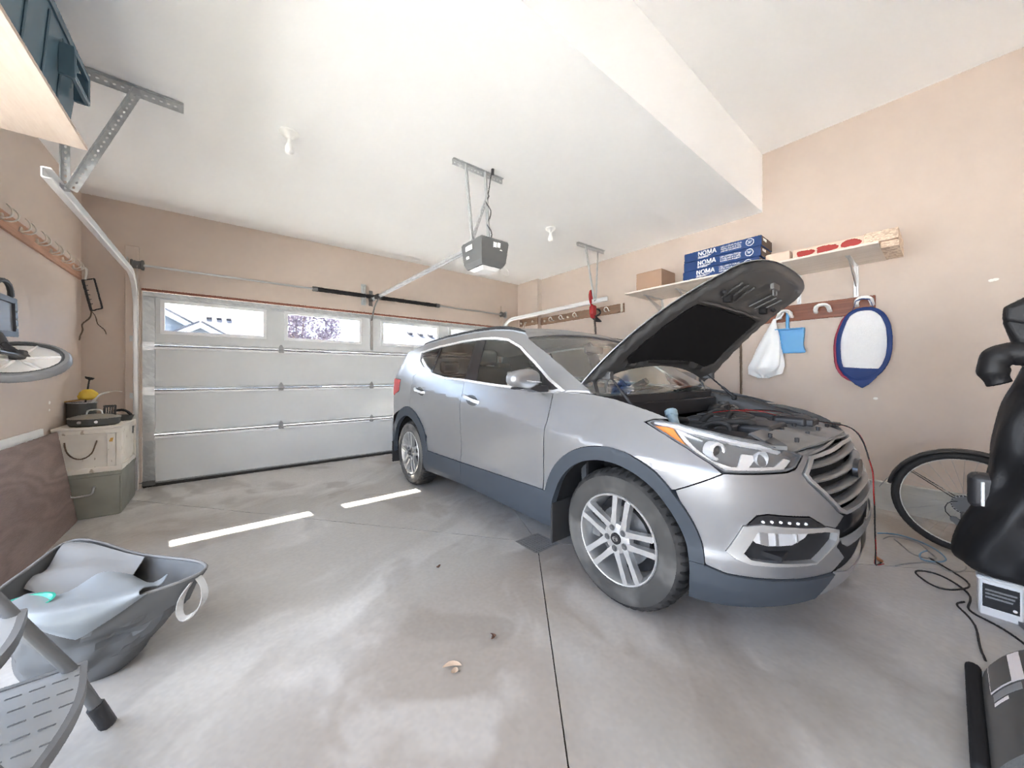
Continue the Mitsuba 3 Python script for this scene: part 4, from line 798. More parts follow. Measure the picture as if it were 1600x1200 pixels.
# ================================================================ left wall
mat('plywood', pr(proc(grain((.54, .44, .37), (.66, .57, .50), 1, 5, .15)), .7))
mat('pine_pink', pr(proc(grain((.36, .19, .12), (.56, .34, .24), 1, 11, .07)), .55))
mat('brown_wood', pr(proc(grain((.11, .028, .012), (.27, .085, .038), 1, 12, .06)), .42))
mat('dull_wood', pr(proc(grain((.17, .10, .06), (.34, .22, .15), 1, 12, .06)), .55))
mat('tote_blue', pr((.075, .135, .175), .35))
mat('hook_metal', pr((.72, .68, .62), .3, .8))
sh = thing('storage_shelf', 'deep plywood shelf high on the left wall carrying a dark blue tote', 'shelf')
part(sh, 'board', cbox(XL, -.59, .6, 2.99, 2.45, 2.468, .002), 'plywood')
for y in (.9, 1.85, 2.962): part(sh, 'bracket', [box(XL, XL+.006, y-.015, y+.015, 2.46, 2.80), box(XL, -.70, y-.015, y+.015, 2.468, 2.474), cyl((XL+.01, y, 2.78), (-.74, y, 2.475), .006, 6)], 'galvanised')
to = thing('storage_tote', 'dark blue ribbed plastic tote with a big side handle on the high left shelf', 'storage box')
part(to, 'tub', [trimesh.convex.convex_hull([(x, y, 2.468) for x in (-1.06, -.635) for y in (2.02, 2.88)]+[(x, y, 2.86) for x in (-1.09, -.605) for y in (1.98, 2.93)])]+[box(-.632+.025*(z-2.47), -.618, y-.03, y+.03, 2.49, 2.84) for y in () for z in (2.5,)], 'tote_blue')
for y in (2.16, 2.36, 2.56, 2.74): part(to, 'rib', place(cbox(-.06, .06, -.17, .17, 0, .010, .004), (-.622, y, 2.665), (0, -1, 0), (.075, 0, 1), (1, 0, -.075)), 'tote_blue')
part(to, 'lid', [cbox(-1.10, -.59, 1.97, 2.94, 2.855, 2.885, .008), cbox(-1.04, -.65, 2.03, 2.88, 2.885, 2.90, .006)], 'tote_blue')
part(to, 'handle', [cbox(-.61, -.555, 2.62, 2.64, 2.63, 2.78, .004), cbox(-.61, -.555, 2.84, 2.86, 2.63, 2.78, .004), cbox(-.575, -.555, 2.62, 2.86, 2.63, 2.655, .004), cbox(-.575, -.555, 2.62, 2.86, 2.755, 2.78, .004)], 'tote_blue')
hr = thing('hook_rail', 'light pinkish pine rail with metal hooks on the left wall', 'hook rail')
part(hr, 'board', cbox(XL, XL+.02, 2.2, 5.36, 2.15, 2.265, .003), 'pine_pink')
for y in np.arange(2.4, 5.3, .27):
    for d in (-.035, .035): part(hr, 'hook', tube(smoothpath([(XL+.02, y+d, 2.20), (XL+.05, y+d, 2.20), (XL+.075, y+d*1.2, 2.225), (XL+.07, y+d*1.3, 2.262), (XL+.055, y+d*1.3, 2.285)], 12), .005, 6), 'hook_metal', True)
    part(hr, 'hook_plate', cyl((XL+.018, y, 2.215), (XL+.026, y, 2.215), .022, 12), 'hook_metal')
part(hr, 'end_hook', tube(smoothpath([(XL+.02, 5.33, 2.26), (XL+.05, 5.325, 2.265), (XL+.055, 5.32, 2.20), (XL+.05, 5.32, 2.15)], 10), .008, 6), 'white_plastic', True)
# black rack and cords hanging in the corner
rk = thing('wire_rack', 'small black rack with dangling cords hanging from the end of the left hook rail', 'rack')
q = [V(-1.085, 5.33, 2.145), V(-1.01, 5.33, 2.172), V(-.957, 5.33, 1.885), V(-1.03, 5.33, 1.85)]
for i, r in ((0, .006), (1, .007), (2, .006), (3, .010)): part(rk, 'bar', cyl(q[i], q[(i+1) % 4], r, 8), 'black_plastic')
for k in range(5): p = q[0]+(q[3]-q[0])*(.18+.15*k); part(rk, 'peg', cyl(p, p+[.022, 0, .006], .004, 6), 'black_plastic')
mat('cord_brown', pr((.13, .09, .06), .7))
part(rk, 'cord', tube(smoothpath([q[3], (-1.045, 5.33, 1.77), (-1.09, 5.33, 1.70), (-1.085, 5.33, 1.67), (-1.10, 5.33, 1.60), (-1.105, 5.33, 1.555)], 20), .006, 6), 'cord_brown', True)
part(rk, 'cord', tube(smoothpath([q[3], (-1.00, 5.33, 1.79), (-.985, 5.33, 1.72), (-.95, 5.33, 1.68), (-.93, 5.33, 1.625)], 20), .004, 6), 'cord_brown', True)
# folded cart with a wheel, hung on the left wall
ct = thing('push_cart', 'folded grey push cart with a spoked wheel hanging on the left wall', 'cart')
wc, vw = V(-.965, 3.50, 1.305), unit(V(.27, -.95, 0)); wn = unit(.54*vw+V(0, 0, .80)+V(-.10, 0, 0))
part(ct, 'wheel_disc', lathe([(0, .004), (.03, .006), (.05, -.004), (.165, .004), (.172, .0), (.165, -.004), (.0, -.012)], 40, wc, wn), 'white_plastic', 40)
ty = part(ct, 'tyre', lathe([(.170, .010), (.176, .018), (.196, .016), (.206, .004), (.207, -.022), (.198, -.034), (.176, -.034), (.170, -.02), (.168, -.004)], 48, wc, wn), 'mid_grey_plastic', 40)
part(ct, 'rim_ring', lathe([(.163, .010), (.168, .018), (.178, .019), (.178, .008)], 48, wc, wn), 'dark_grey_plastic', 40)
FW = frame_z(wn)
for k in range(6):
    a = k*PI/3+.2; d = FW[:, 0]*math.cos(a)+FW[:, 1]*math.sin(a); part(ct, 'spoke', cyl(wc+d*.03+wn*.008, wc+d*.165+wn*.006, .009, 6, .006), 'white_plastic')
part(ct, 'fork', [tube(smoothpath([(-1.00, 3.44, 1.40), wc+wn*.05, wc+wn*.03+V(.02, .10, -.01), wc+wn*.02+V(.03, .16, -.03)], 14), .016, 8), tube([wc+wn*.045+V(.0, -.25, 0), wc+wn*.04+V(.03, .14, -.02)], .012, 8), rbox(wc[0]-.03, wc[0]+.03, wc[1]-.03, wc[1]+.05, wc[2], wc[2]+.06, .015)], 'black_plastic', 40)
fr_ = Polygon([(0, 0), (.38, .02), (.36, .24), (.02, .24)]).buffer(.012)
part(ct, 'frame', ext(fr_.difference(fr_.buffer(-.035)), .03, (-1.07, 3.40, 1.45), (0, 1, 0), (0, 0, 1)), 'dark_grey_plastic')
part(ct, 'panel', ext(fr_.buffer(-.03), .012, (-1.065, 3.40, 1.45), (0, 1, 0), (0, 0, 1)), 'mid_grey_plastic')
part(ct, 'grip', tube(smoothpath([(-1.05, 3.45, 1.70), (-1.04, 3.5, 1.76), (-1.04, 3.66, 1.765), (-1.05, 3.72, 1.71)], 14), .014, 8), 'dark_grey_plastic', 40)
part(ct, 'stem', cyl((-1.05, 3.55, 1.46), (-1.0, 3.50, 1.36), .02, 10), 'dark_grey_plastic', 40)
for z in (1.52, 1.57, 1.62): part(ct, 'rivet', cyl((-1.042, 3.765, z), (-1.036, 3.765, z), .008, 8), 'chrome')
part(ct, 'wall_hook', cyl((XL, 3.58, 1.68), (-1.05, 3.58, 1.68), .008, 8), 'steel')
# leaning boards
mat('laminate', pr(proc(grain((.155, .105, .095), (.27, .20, .185), 1, 4.5, .25, 3)), .35))
def leaning(name, y0, y1, z1, x0, x1, t, m, label, c):
    P = [(x0, y0, 0), (x0, y1, 0), (x1, y1, z1), (x1, y0, z1)]; n = unit(np.cross(V(*P[1])-V(*P[0]), V(*P[3])-V(*P[0]))); n = n if n[0] < 0 else -n
    return single(name, trimesh.convex.convex_hull(np.vstack([np.array(P), np.array(P)+n*t])), m, label, c)
leaning('wood_panel', 3.05, 4.56, .752, -.955, -1.060, .018, 'laminate', 'purple-brown wood-grain panel leaning against the left wall', 'panel')
leaning('white_panel', 3.2, 4.42, .800, -1.052, -1.098, .012, 'white_plastic', 'white panel leaning behind the brown wood-grain panel', 'panel')
# trunk, crate and pans
mat('trunk_metal', pr(proc(lambda p, n, uv: mix((.22, .225, .19), (.34, .345, .30), fbm(p.x*7, p.y*7, p.z*7, 4))), .42, .45))
mat('crate_white', pr(proc(lambda p, n, uv: mix(mix((.66, .62, .55), (.80, .77, .71), fbm(p.x*9, p.y*9, p.z*9, 3)), (.33, .27, .2), .8*smoothstep(.70, .80, fbm(p.x*30, p.y*30, p.z*14, 3)))), .6))
tk = thing('metal_trunk', 'green-grey metal trunk on the floor under the white wooden crate', 'trunk')
part(tk, 'body', cbox(-1.09, -.712, 4.572, 5.20, .0, .365, .008), 'trunk_metal')
part(tk, 'lid', cbox(-1.095, -.706, 4.566, 5.206, .345, .383, .008), 'trunk_metal')
part(tk, 'handle', tube(smoothpath([(-1.00, 4.57, .255), (-1.0, 4.535, .245), (-.99, 4.53, .215), (-.93, 4.53, .207), (-.87, 4.53, .222), (-.865, 4.535, .255), (-.865, 4.57, .262)], 24), .008, 8), 'steel', True)
for x in (-1.09, -.714): part(tk, 'corner_strip', cbox(x-.004, x+.006, 4.564, 4.58, .01, .34, .003), 'trunk_metal')
cr = thing('wooden_crate', 'white painted wooden crate with a rope handle on top of the metal trunk', 'crate')
part(cr, 'box', cbox(-1.085, -.722, 4.586, 5.19, .383, .755, .003), 'crate_white')
part(cr, 'lid', cbox(-1.10, -.706, 4.562, 5.21, .752, .774, .004), 'crate_white')
for a in ((-1.095, -.708, .383, .425), (-1.095, -.708, .715, .752)): part(cr, 'rail', cbox(a[0], a[1], 4.568, 4.586, a[2], a[3], .003), 'crate_white')
for a in ((-1.095, -1.055), (-.795, -.745), (-.742, -.708)): part(cr, 'stile', cbox(a[0], a[1], 4.568, 4.586, .425, .715, .003), 'crate_white')
for a in ((4.568, 4.60), (5.17, 5.205)): part(cr, 'stile', cbox(-.722, -.706, a[0], a[1], .383, .752, .003), 'crate_white')
for a in ((.383, .425), (.715, .752)): part(cr, 'rail', cbox(-.722, -.706, 4.60, 5.17, a[0], a[1], .003), 'crate_white')
part(cr, 'rope_handle', tube(smoothpath([(-1.03, 4.58, .655), (-1.025, 4.565, .63), (-.995, 4.56, .545), (-.94, 4.555, .512), (-.885, 4.56, .545), (-.858, 4.565, .63), (-.853, 4.58, .655)], 30), .0055, 6), 'cord_brown', True)
mat('brass', pr((.45, .26, .07), .4, .7))
part(cr, 'tag', ext([(0, 0), (.02, 0), (.028, .032), (.008, .032)], .002, (-.782, 4.5675, .64), (1, 0, 0), (0, 0, 1)), 'brass')
part(cr, 'latch', [cyl((-.708, 5.02, .71), (-.696, 5.02, .71), .012, 8), box(-.708, -.698, 5.012, 5.028, .65, .71)], 'dark_steel')
mat('pan_grey', pr((.075, .078, .075), .4, .3)); mat('lid_glass', pr((.30, .29, .26), .15, .2, clearcoat=1.))
pn = thing('frying_pan', 'wide dark grey pan with a glass lid on the white crate', 'pan')
po = V(-.895, 4.74, .774)
part(pn, 'body', lathe([(0, 0), (.135, 0), (.150, .012), (.156, .065), (.152, .065), (.0, .062)], 40, po), 'pan_grey', 40)
part(pn, 'lid', lathe([(.157, .064), (.159, .070), (.150, .074), (.10, .090), (.05, .098), (0, .100)], 40, po), 'lid_glass', 40)
part(pn, 'lid_handle', tube(smoothpath([po+[-.045, -.01, .095], po+[-.04, -.01, .125], po+[0, -.01, .138], po+[.04, -.01, .125], po+[.045, -.01, .095]], 16), .006, 8), 'chrome', True)
for a in (-1.95, -1.35): d = V(math.cos(a), math.sin(a), 0); part(pn, 'rivet', cyl(po+d*.150+[0, 0, .04], po+d*.168+[0, 0, .04], .011, 10), 'chrome')
pt = thing('stock_pot', 'tall black pot full of kitchen tools behind the frying pan', 'pot')
p2 = V(-1.02, 4.985, .774); part(pt, 'body', lathe([(0, .005), (.085, .005), (.088, 0), (.090, .185), (.094, .19), (.088, .19), (.084, .02), (0, .018)], 32, p2), 'pan_grey', 40)
part(pt, 'rim', lathe([(.089, .186), (.095, .186), (.096, .194), (.089, .194)], 32, p2), 'steel', 40)
mat('yellow', pr((.72, .50, .06), .5))
yl = thing('yellow_cloth', 'crumpled yellow cloth stuffed in the top of the black pot', 'cloth')
s_ = trimesh.creation.icosphere(subdivisions=3); vv = s_.vertices*[.062, .05, .062]; vv *= (1+.35*(meshkit.fbm(s_.vertices*3+5, 3)[:, None]-.5)); vv[:, 2] = np.where(vv[:, 2] < -.03, vv[:, 2]*.6, vv[:, 2]); s_.vertices = vv+p2+[.04, -.01, .25]; scene[yl] = shape(s_, 'yellow', 40)
# utensils: each its own
ut = lambda n, l, c: thing(n, l, c)
mat('utensil_grey', pr((.62, .60, .56), .35)); mat('wood_spoon', pr((.42, .25, .10), .6))
u = ut('ladle', 'dark ladle standing tallest in the black pot', 'kitchen tool'); part(u, 'handle', cyl(p2+[0, .02, .02], p2+[.035, .05, .40], .006, 8), 'black_plastic'); part(u, 'bowl', lathe([(0, -.02), (.024, -.012), (.032, .006), (.028, .006), (.0, -.012)], 16, p2+[.037, .052, .415], (.3, 0, 1)), 'black_plastic', 40)
u = ut('wooden_spoon', 'wooden spoon lying across the rim of the black pot', 'kitchen tool'); part(u, 'handle', cyl(p2+[-.10, -.02, .20], p2+[.05, -.03, .225], .007, 8), 'wood_spoon')
part(u, 'bowl', trimesh.creation.icosphere(subdivisions=2, radius=1).apply_scale([.03, .02, .008]).apply_translation(p2+[-.115, -.02, .20]), 'wood_spoon', True)
u = ut('serving_fork', 'pale grey serving fork leaning out of the black pot to the right', 'kitchen tool'); part(u, 'handle', tube(smoothpath([p2+[.02, -.02, .10], p2+[.075, -.03, .20], p2+[.105, -.02, .25], p2+[.17, .0, .285]], 14), np.linspace(.012, .009, 14), 8), 'utensil_grey', True)
for k in (-1, 0, 1): part(u, 'tine', tube([p2+[.165, .005*k, .283], p2+[.21, .012*k, .292], p2+[.25, .016*k, .283]], .003, 5), 'utensil_grey')
u = ut('slotted_turner', 'black slotted turner leaning against the pot', 'kitchen tool')
sp_ = sbox(-.035, 0, .035, .085).buffer(.006).difference(unary_union([sbox(x-.004, .012, x+.004, .072) for x in (-.022, -.007, .008, .023)]))
part(u, 'blade', place(ext(sp_, .003), p2+[.175, -.03, .07], (1, .1, 0), (0, .25, 1), (0, -1, .25)), 'black_plastic'); part(u, 'handle', cyl(p2+[.175, -.03, .072], p2+[.10, .0, .01], .006, 8), 'black_plastic')
gr_ = ut('small_pan', 'dark small pan lying on the back corner of the crate', 'pan'); p3 = V(-.80, 5.08, .774)
part(gr_, 'body', lathe([(0, 0), (.08, 0), (.10, .05), (.096, .05), (0, .01)], 28, p3), 'pan_grey', 40)
part(gr_, 'handle', cyl(p3+[-.06, -.05, .045], p3+[.0, -.10, .09], .004, 6), 'chrome'); part(gr_, 'grip', tube(smoothpath([p3+[.08, 0, .045], p3+[.02, .02, .10], p3+[-.04, .03, .09]], 10), .012, 8), 'black_plastic', True)
# ---- step stool
st = thing('step_stool', 'grey folding step stool with two ribbed treads at the lower left', 'step stool')
mat('stool_grey', pr((.15, .155, .16), .45)); mat('tread_grey', pr((.30, .31, .315), .55))
Y0s, Y1s = 1.40, 1.832
for y in (Y0s, Y1s):
    lg = part(st, 'front_leg', tube([(-.325, y, .03), (-.40, y, .235), (-.515, y, .465), (-.66, y, .76)], .0165, 12), 'stool_grey', 40)
    part(lg, 'foot', tube([(-.315, y, .0), (-.345, y, .085)], .022, 10), 'black_plastic', 40)
    part(st, 'rear_leg', tube([(-.95, y, .0), (-.70, y, .47)], .014, 10), 'stool_grey', 40)
part(st, 'handle_bar', tube([(-.66, Y0s, .76), (-.66, Y1s, .76)], .0165, 10), 'stool_grey', 40)
for nm, xf, xb, z in (('lower', -.375, -.60, .235), ('upper', -.50, -.78, .465)):
    yy = np.linspace(Y0s-.015, Y1s+.008, 16); bow = .035*np.sin((yy-Y0s)/(Y1s-Y0s)*PI).clip(0)
    P = Polygon(list(zip(xf+bow*.8, yy))+[(xb, Y1s+.008), (xb, Y0s-.015)])
    tr = part(st, 'tread', [ext(P.buffer(.004), -.028, (0, 0, z))], 'tread_grey')
    part(tr, 'lip', ext(P.buffer(.012).difference(P.buffer(-.004)), -.034, (0, 0, z+.004)), 'stool_grey')
    for i in range(5):
        for j in range(6):
            part(tr, 'grip_rib', cbox(xb+.02+.045*i+(j % 2)*.02, xb+.052+.045*i+(j % 2)*.02, Y0s+.03+.07*j, Y0s+.034+.07*j, z-.001, z+.003, .001), 'stool_grey')
# ---- grey carrier bag with a silver cloth
mat('bag_grey', pr(proc(lambda p, n, uv: mix((.075, .078, .08), (.13, .135, .138), fbm(p.x*6, p.y*6, p.z*6, 3))), .5)); mat('bag_flap', pr((.17, .17, .168), .65)); mat('bag_lining', pr((.42, .42, .41), .6)); mat('silver_cloth', pr((.25, .28, .305), .42, .2)); mat('trim_grey', pr((.17, .17, .17), .5))
bg = thing('carrier_bag', 'large grey fabric carrier bag standing open on the floor beside the step stool', 'bag')
RIM = np.array([(-.095, 2.08, .335), (-.27, 2.45, .325), (-.45, 2.70, .335), (-.63, 2.89, .345), (-.70, 2.68, .325), (-.735, 2.45, .31), (-.66, 2.27, .315), (-.58, 2.14, .325), (-.34, 2.075, .315), (-.20, 2.06, .325)])
BASE = np.array([(-.315, 2.20, .0), (-.40, 2.42, .0), (-.50, 2.58, .0), (-.60, 2.70, .0), (-.66, 2.60, .0), (-.68, 2.45, .0), (-.62, 2.30, .0), (-.56, 2.20, .0), (-.44, 2.14, .0), (-.36, 2.14, .0)])
Rr, Bb = smoothpath(RIM, 80, True), smoothpath(BASE, 80, True)
rows = []
for f in np.linspace(0, 1, 18):
    w = f**.85; P = Bb*(1-w)+Rr*w; P[:, 2] = Bb[:, 2]*(1-f)+Rr[:, 2]*f
    k = (meshkit.fbm(P*[9, 9, 12]+3, 2)-.5)[:, None]+.8*(np.abs(meshkit.noise(P*[13, 13, 9]+7)-.5)[:, None]-.25); c = P.mean(0); P = P+(P-c)*k*.34*np.sin(min(f*1.15, 1)*PI)*[1, 1, 0]; rows.append(P)
G = np.array(rows); G = np.concatenate([G, G[:, :1]], 1)
bm = grid_mesh(G); bm = thicken(bm, .006)
part(bg, 'sides', bm, 'bag_grey', 24)
part(bg, 'bottom', trimesh.convex.convex_hull(np.vstack([Bb, Bb+[0, 0, .006]])), 'trim_grey')
part(bg, 'rim_binding', tube(Rr, .007, 6, closed=True), 'trim_grey', True)
part(bg, 'strap', sweep(smoothpath([(-.10, 2.09, .33), (-.075, 2.06, .29), (-.085, 2.02, .22), (-.135, 2.02, .19), (-.15, 2.06, .24), (-.115, 2.075, .31)], 24), [(-.002, -.012), (.002, -.012), (.002, .012), (-.002, .012)], up=(.3, .3, .2)), 'bag_lining')
fl = grid_mesh(np.array([[V(-.63, 2.87, .345)*(1-a)*(1-b)+V(-.30, 2.44, .335)*a*(1-b)+V(-.70, 2.60, .25)*(1-a)*b+V(-.38, 2.33, .20)*a*b+[0, 0, .03*math.sin(a*PI)*math.sin(b*PI)+.02*math.sin(b*9+a*4)*(1-a)] for b in np.linspace(0, 1, 12)] for a in np.linspace(0, 1, 16)]))
part(bg, 'lid_flap', thicken(fl, .004), 'bag_flap', 40)
near_ = lambda x, y: int(np.argmin(np.hypot(Rr[:, 0]-x, Rr[:, 1]-y)))
sg = Rr[near_(-.65, 2.25):near_(-.26, 2.065)+1]; cl = []; ind = unit(V(.22, .55, 0))
for a in np.linspace(0, 1, 28):
    r_ = []; h = .012+.115*max(0, 1-abs(a-.60)/.40); e = np.array([np.interp(a, np.linspace(0, 1, len(sg)), sg[:, q]) for q in range(3)])+[0, 0, .010]
    for b in np.linspace(0, 1, 26):
        if b < .62: k = 1-b/.62; p = e+ind*k*(.17+.13*math.sin(a*PI))+[0, 0, .014*(1-k)+.03*k*math.sin(a*9+k*4)-.035*k+.03*(meshkit.fbm(np.array([a*4, b*4, 0.]), 3)-.4)*k]
        else: k = (b-.62)/.38; p = e-ind*(.012+.018*math.sin(k*PI))+[.02*k, -.01*k, .014-h*k]
        r_.append(p)
    cl.append(r_)
single('silver_cloth', thicken(grid_mesh(np.array(cl)), .004), 'silver_cloth', 'silver grey cloth crumpled over the top of the carrier bag', 'cloth', 40)
mat('green_plastic', pr((.03, .33, .24), .3))
single('green_bowl', lathe([(0, 0), (.05, 0), (.085, .05), (.088, .052), (.08, .052), (.048, .006), (0, .006)], 28, (-.61, 2.22, .285)), 'green_plastic', 'green plastic bowl half hidden in the carrier bag', 'bowl', 40)
# ================================================================ right wall: shelf, boxes, hook rails and what hangs there
mat('shelf_pale', pr(proc(grain((.66, .58, .50), (.80, .73, .66), 1, 6, .1)), .65))
mat('carton_tan', pr((.40, .26, .18), .75)); mat('box_blue', pr((.014, .045, .16), .35)); mat('box_dark', pr((.10, .075, .06), .7)); mat('beige_card', pr((.66, .52, .42), .75))
def f_strand(p, n, uv):
    a, b, c = voronoi(p.y*75+p.x*20, p.z*120+p.x*30)
    return mix((.50, .36, .26), (.80, .66, .52), c)
mat('strand', pr(proc(f_strand), .75)); mat('print_red', pr((.34, .03, .025), .5)); mat('print_white', pr((.82, .83, .85), .6))
SZ = 2.276
ws_ = thing('storage_shelf', 'long pale shelf on the right wall carrying cartons and blue light boxes', 'shelf')
part(ws_, 'board', cbox(4.0, XR, .345, 2.63, SZ-.02, SZ, .003), 'shelf_pale')
for y in (.55, .98, 2.05, 2.47):
    part(ws_, 'bracket', [cbox(XR-.006, XR, y-.018, y+.018, 1.956, 2.25, .002), cbox(XR-.022, XR, y-.004, y+.004, 1.965, 2.25, .001), cbox(4.20, XR, y-.016, y+.016, 2.249, 2.256, .002), trimesh.convex.convex_hull([(a, y+s*.004, b) for s in (-1, 1) for a, b in ((4.22, 2.25), (4.25, 2.25), (XR-.01, 2.05), (XR-.01, 2.14))])], 'steel')
def carton(name, x0, x1, y0, y1, z0, z1, m, label, c, **k):
    t = thing(name, label, c, k.get('group')); part(t, 'body', cbox(x0, x1, y0, y1, z0, z1, .003), m); return t
t = carton('carton', 4.0, 4.33, 2.13, 2.46, SZ, 2.48, 'carton_tan', 'plain brown carton at the far end of the right wall shelf', 'box')
part(t, 'flap_seam', box(4.02, 4.31, 2.291, 2.299, 2.4795, 2.481), 'beige_card')
for i, (y0, lab) in enumerate(((1.155, 'lowest'), (1.142, 'middle'), (1.135, 'topmost'))):
    z0 = SZ+.099*i; L = .735; x0 = 4.02+.004*(1-i)
    t = thing('light_box', f'dark blue box of string lights, {lab} of the stack of three on the shelf', 'box', 'stack of blue light boxes')
    part(t, 'body', cbox(x0, x0+.33, y0, y0+L, z0, z0+.097, .002), 'box_blue')
    part(t, 'end_panel', box(x0+.02, x0+.32, y0-.0015, y0, z0+.006, z0+.092), 'box_dark')
    part(t, 'end_label', box(x0+.05, x0+.15, y0-.0025, y0-.001, z0+.055, z0+.08), 'print_white')
    xd, yd = (0, -1, 0), (0, 0, 1); f = lambda y, z: (x0-.0008, y0+L-y, z0+z)
    part(t, 'lettering', text('NOMA', .046, f(.145, .040), xd, yd, .001, True, width=.185), 'print_white')
    # the lettering's small lines
    part(t, 'lettering', [box(x0-.001, x0, y0+L-.28, y0+L-.145, z0+.024, z0+.031), box(x0-.001, x0, y0+L-.25, y0+L-.145, z0+.012, z0+.018)], 'print_white')
    for k, s in enumerate(('LED ASPEN SWAG', 'GUIRLANDE A DEL', 'ASPEN EN ARCEAU')):
        part(t, 'lettering', text(s, .0135, f(.375, .066-.022*k), xd, yd, .001, True, width=.19), 'print_white')
    part(t, 'lettering', ext(ring_poly(.036, .030, 32), .001, f(.640, .053), xd, yd), 'print_white')
    part(t, 'lettering', text("30'", .024, f(.619, .042), xd, yd, .001, True, width=.036), 'print_white')
carton('carton', 4.02, 4.20, .915, 1.10, SZ, 2.362, 'beige_card', 'small beige carton between the blue boxes and the long patterned box', 'box')
t = carton('carton', 4.03, 4.50, .245, .895, SZ+.0, 2.352, 'beige_card', 'long beige box with three red prints at the near end of the shelf', 'box')
part(t, 'strand_end', [cbox(4.022, 4.51, .24, .43, SZ+.0, 2.358, .002)], 'strand', label='speckled strand-board patterned end')
part(t, 'base_end', cbox(4.06, 4.50, .238, .34, SZ-.05, SZ, .002), 'strand')
def blob(y0, y1, z0, z1, seed):
    r = np.random.RandomState(seed); a = np.linspace(0, 2*PI, 28)[:-1]; rx, rz = (y1-y0)/2, (z1-z0)/2
    k = 1+.10*np.sin(a*3+seed)+.05*r.randn(27); c, s = np.cos(a), np.sin(a); k = k/np.maximum(np.abs(c)**4+np.abs(s)**4, .3)**.2
    return ext(Polygon(list(zip(-(rx*c*k), rz*s*k))).buffer(.002), .0012, (4.0292, (y0+y1)/2, (z0+z1)/2), (0, 1, 0), (0, 0, 1))
for i, (a, b, c, d) in enumerate(((.745, .865, 2.283, 2.330), (.59, .725, 2.283, 2.334), (.45, .565, 2.284, 2.338))):
    m = blob(a, b, c, d, i+1); m.apply_translation((-.0010, 0, 0)); part(t, 'red_print', m, 'print_red')
hr = thing('hook_rail', 'dull brown rail with small hooks on the right wall near the garage door', 'hook rail')
part(hr, 'board', [cbox(XR-.022, XR, 3.06, 4.86, 2.165, 2.30, .003)], 'dull_wood')
part(hr, 'board', [cbox(XR-.122, XR-.10, 4.84, 5.36, 2.175, 2.31, .003)], 'dull_wood')
part(hr, 'end_bracket', cbox(XR-.03, XR-.02, 3.075, 3.115, 2.17, 2.30, .002), 'hook_metal')
for y in (3.34, 3.98, 4.30, 4.55): part(hr, 'hook', tube(smoothpath([(XR-.02, y-.035, 2.215), (XR-.06, y-.035, 2.215), (XR-.08, y-.032, 2.25), (XR-.08, y, 2.27), (XR-.08, y+.032, 2.25), (XR-.06, y+.035, 2.215), (XR-.02, y+.035, 2.215)], 20), .007, 6), 'white_plastic', True)
for y in (4.15, 4.72): part(hr, 'knob', lathe([(0, .05), (.018, .045), (.02, .03), (.008, .02), (.008, 0)], 14, (XR-.02, y, 2.225), (-1, 0, 0)), 'hook_metal', True)
for y in (4.95, 5.15, 5.28): part(hr, 'knob', lathe([(0, .05), (.018, .045), (.02, .03), (.008, .02), (.008, 0)], 14, (XR-.12, y, 2.235), (-1, 0, 0)), 'hook_metal', True)
single('cord_loop', tube(smoothpath([(XR-.16, 5.16, 2.235), (XR-.165, 5.19, 2.16), (XR-.165, 5.20, 2.05), (XR-.165, 5.17, 1.98), (XR-.165, 5.14, 2.05), (XR-.165, 5.14, 2.16), (XR-.16, 5.16, 2.235)], 30), .004, 6), 'white_plastic', 'thin white cord loop hanging from the far brown hook rail', 'cord', True)
# red trimmer
mat('tool_red', pr((.33, .018, .02), .38)); mat('blade_dark', pr((.10, .09, .085), .5, .4))
rt_ = thing('hedge_trimmer', 'red hedge trimmer hanging blade down from the end of the right door track', 'power tool')
c0 = V(4.19, 3.275, 2.20)
part(rt_, 'body', [trimesh.convex.convex_hull(np.vstack([rbox(4.13, 4.23, 3.235, 3.315, 2.09, 2.24, .03).vertices, rbox(4.15, 4.22, 3.245, 3.305, 2.05, 2.12, .02).vertices]))], 'tool_red', 40)
part(rt_, 'rear_handle', tube(smoothpath([(4.16, 3.27, 2.22), (4.10, 3.26, 2.30), (4.09, 3.255, 2.40), (4.115, 3.255, 2.44), (4.14, 3.26, 2.39), (4.15, 3.27, 2.30)], 20), .018, 8), 'tool_red', True)
part(rt_, 'front_handle', tube(smoothpath([(4.20, 3.27, 2.16), (4.27, 3.25, 2.19), (4.31, 3.24, 2.15), (4.26, 3.25, 2.10), (4.20, 3.27, 2.10)], 18), .014, 8), 'black_plastic', True)
part(rt_, 'guard', trimesh.convex.convex_hull([(4.17, 3.24, 2.09), (4.22, 3.24, 2.08), (4.33, 3.23, 2.02), (4.31, 3.23, 2.0), (4.19, 3.31, 2.06), (4.30, 3.30, 2.01)]), 'black_plastic')
bp_ = [(-.012, 0), (.012, 0), (.010, -.50), (-.010, -.50)]; teeth = [Polygon([(s*.010, -.03*k-.02), (s*.030, -.03*k-.028), (s*.010, -.03*k-.036)]) for k in range(15) for s in (-1, 1)]
part(rt_, 'blade', ext(unary_union([Polygon(bp_), *teeth]), .006, (4.205, 3.268, 2.06), unit((.95, -.2, .1)), unit((-.10, .02, .99))), 'blade_dark')
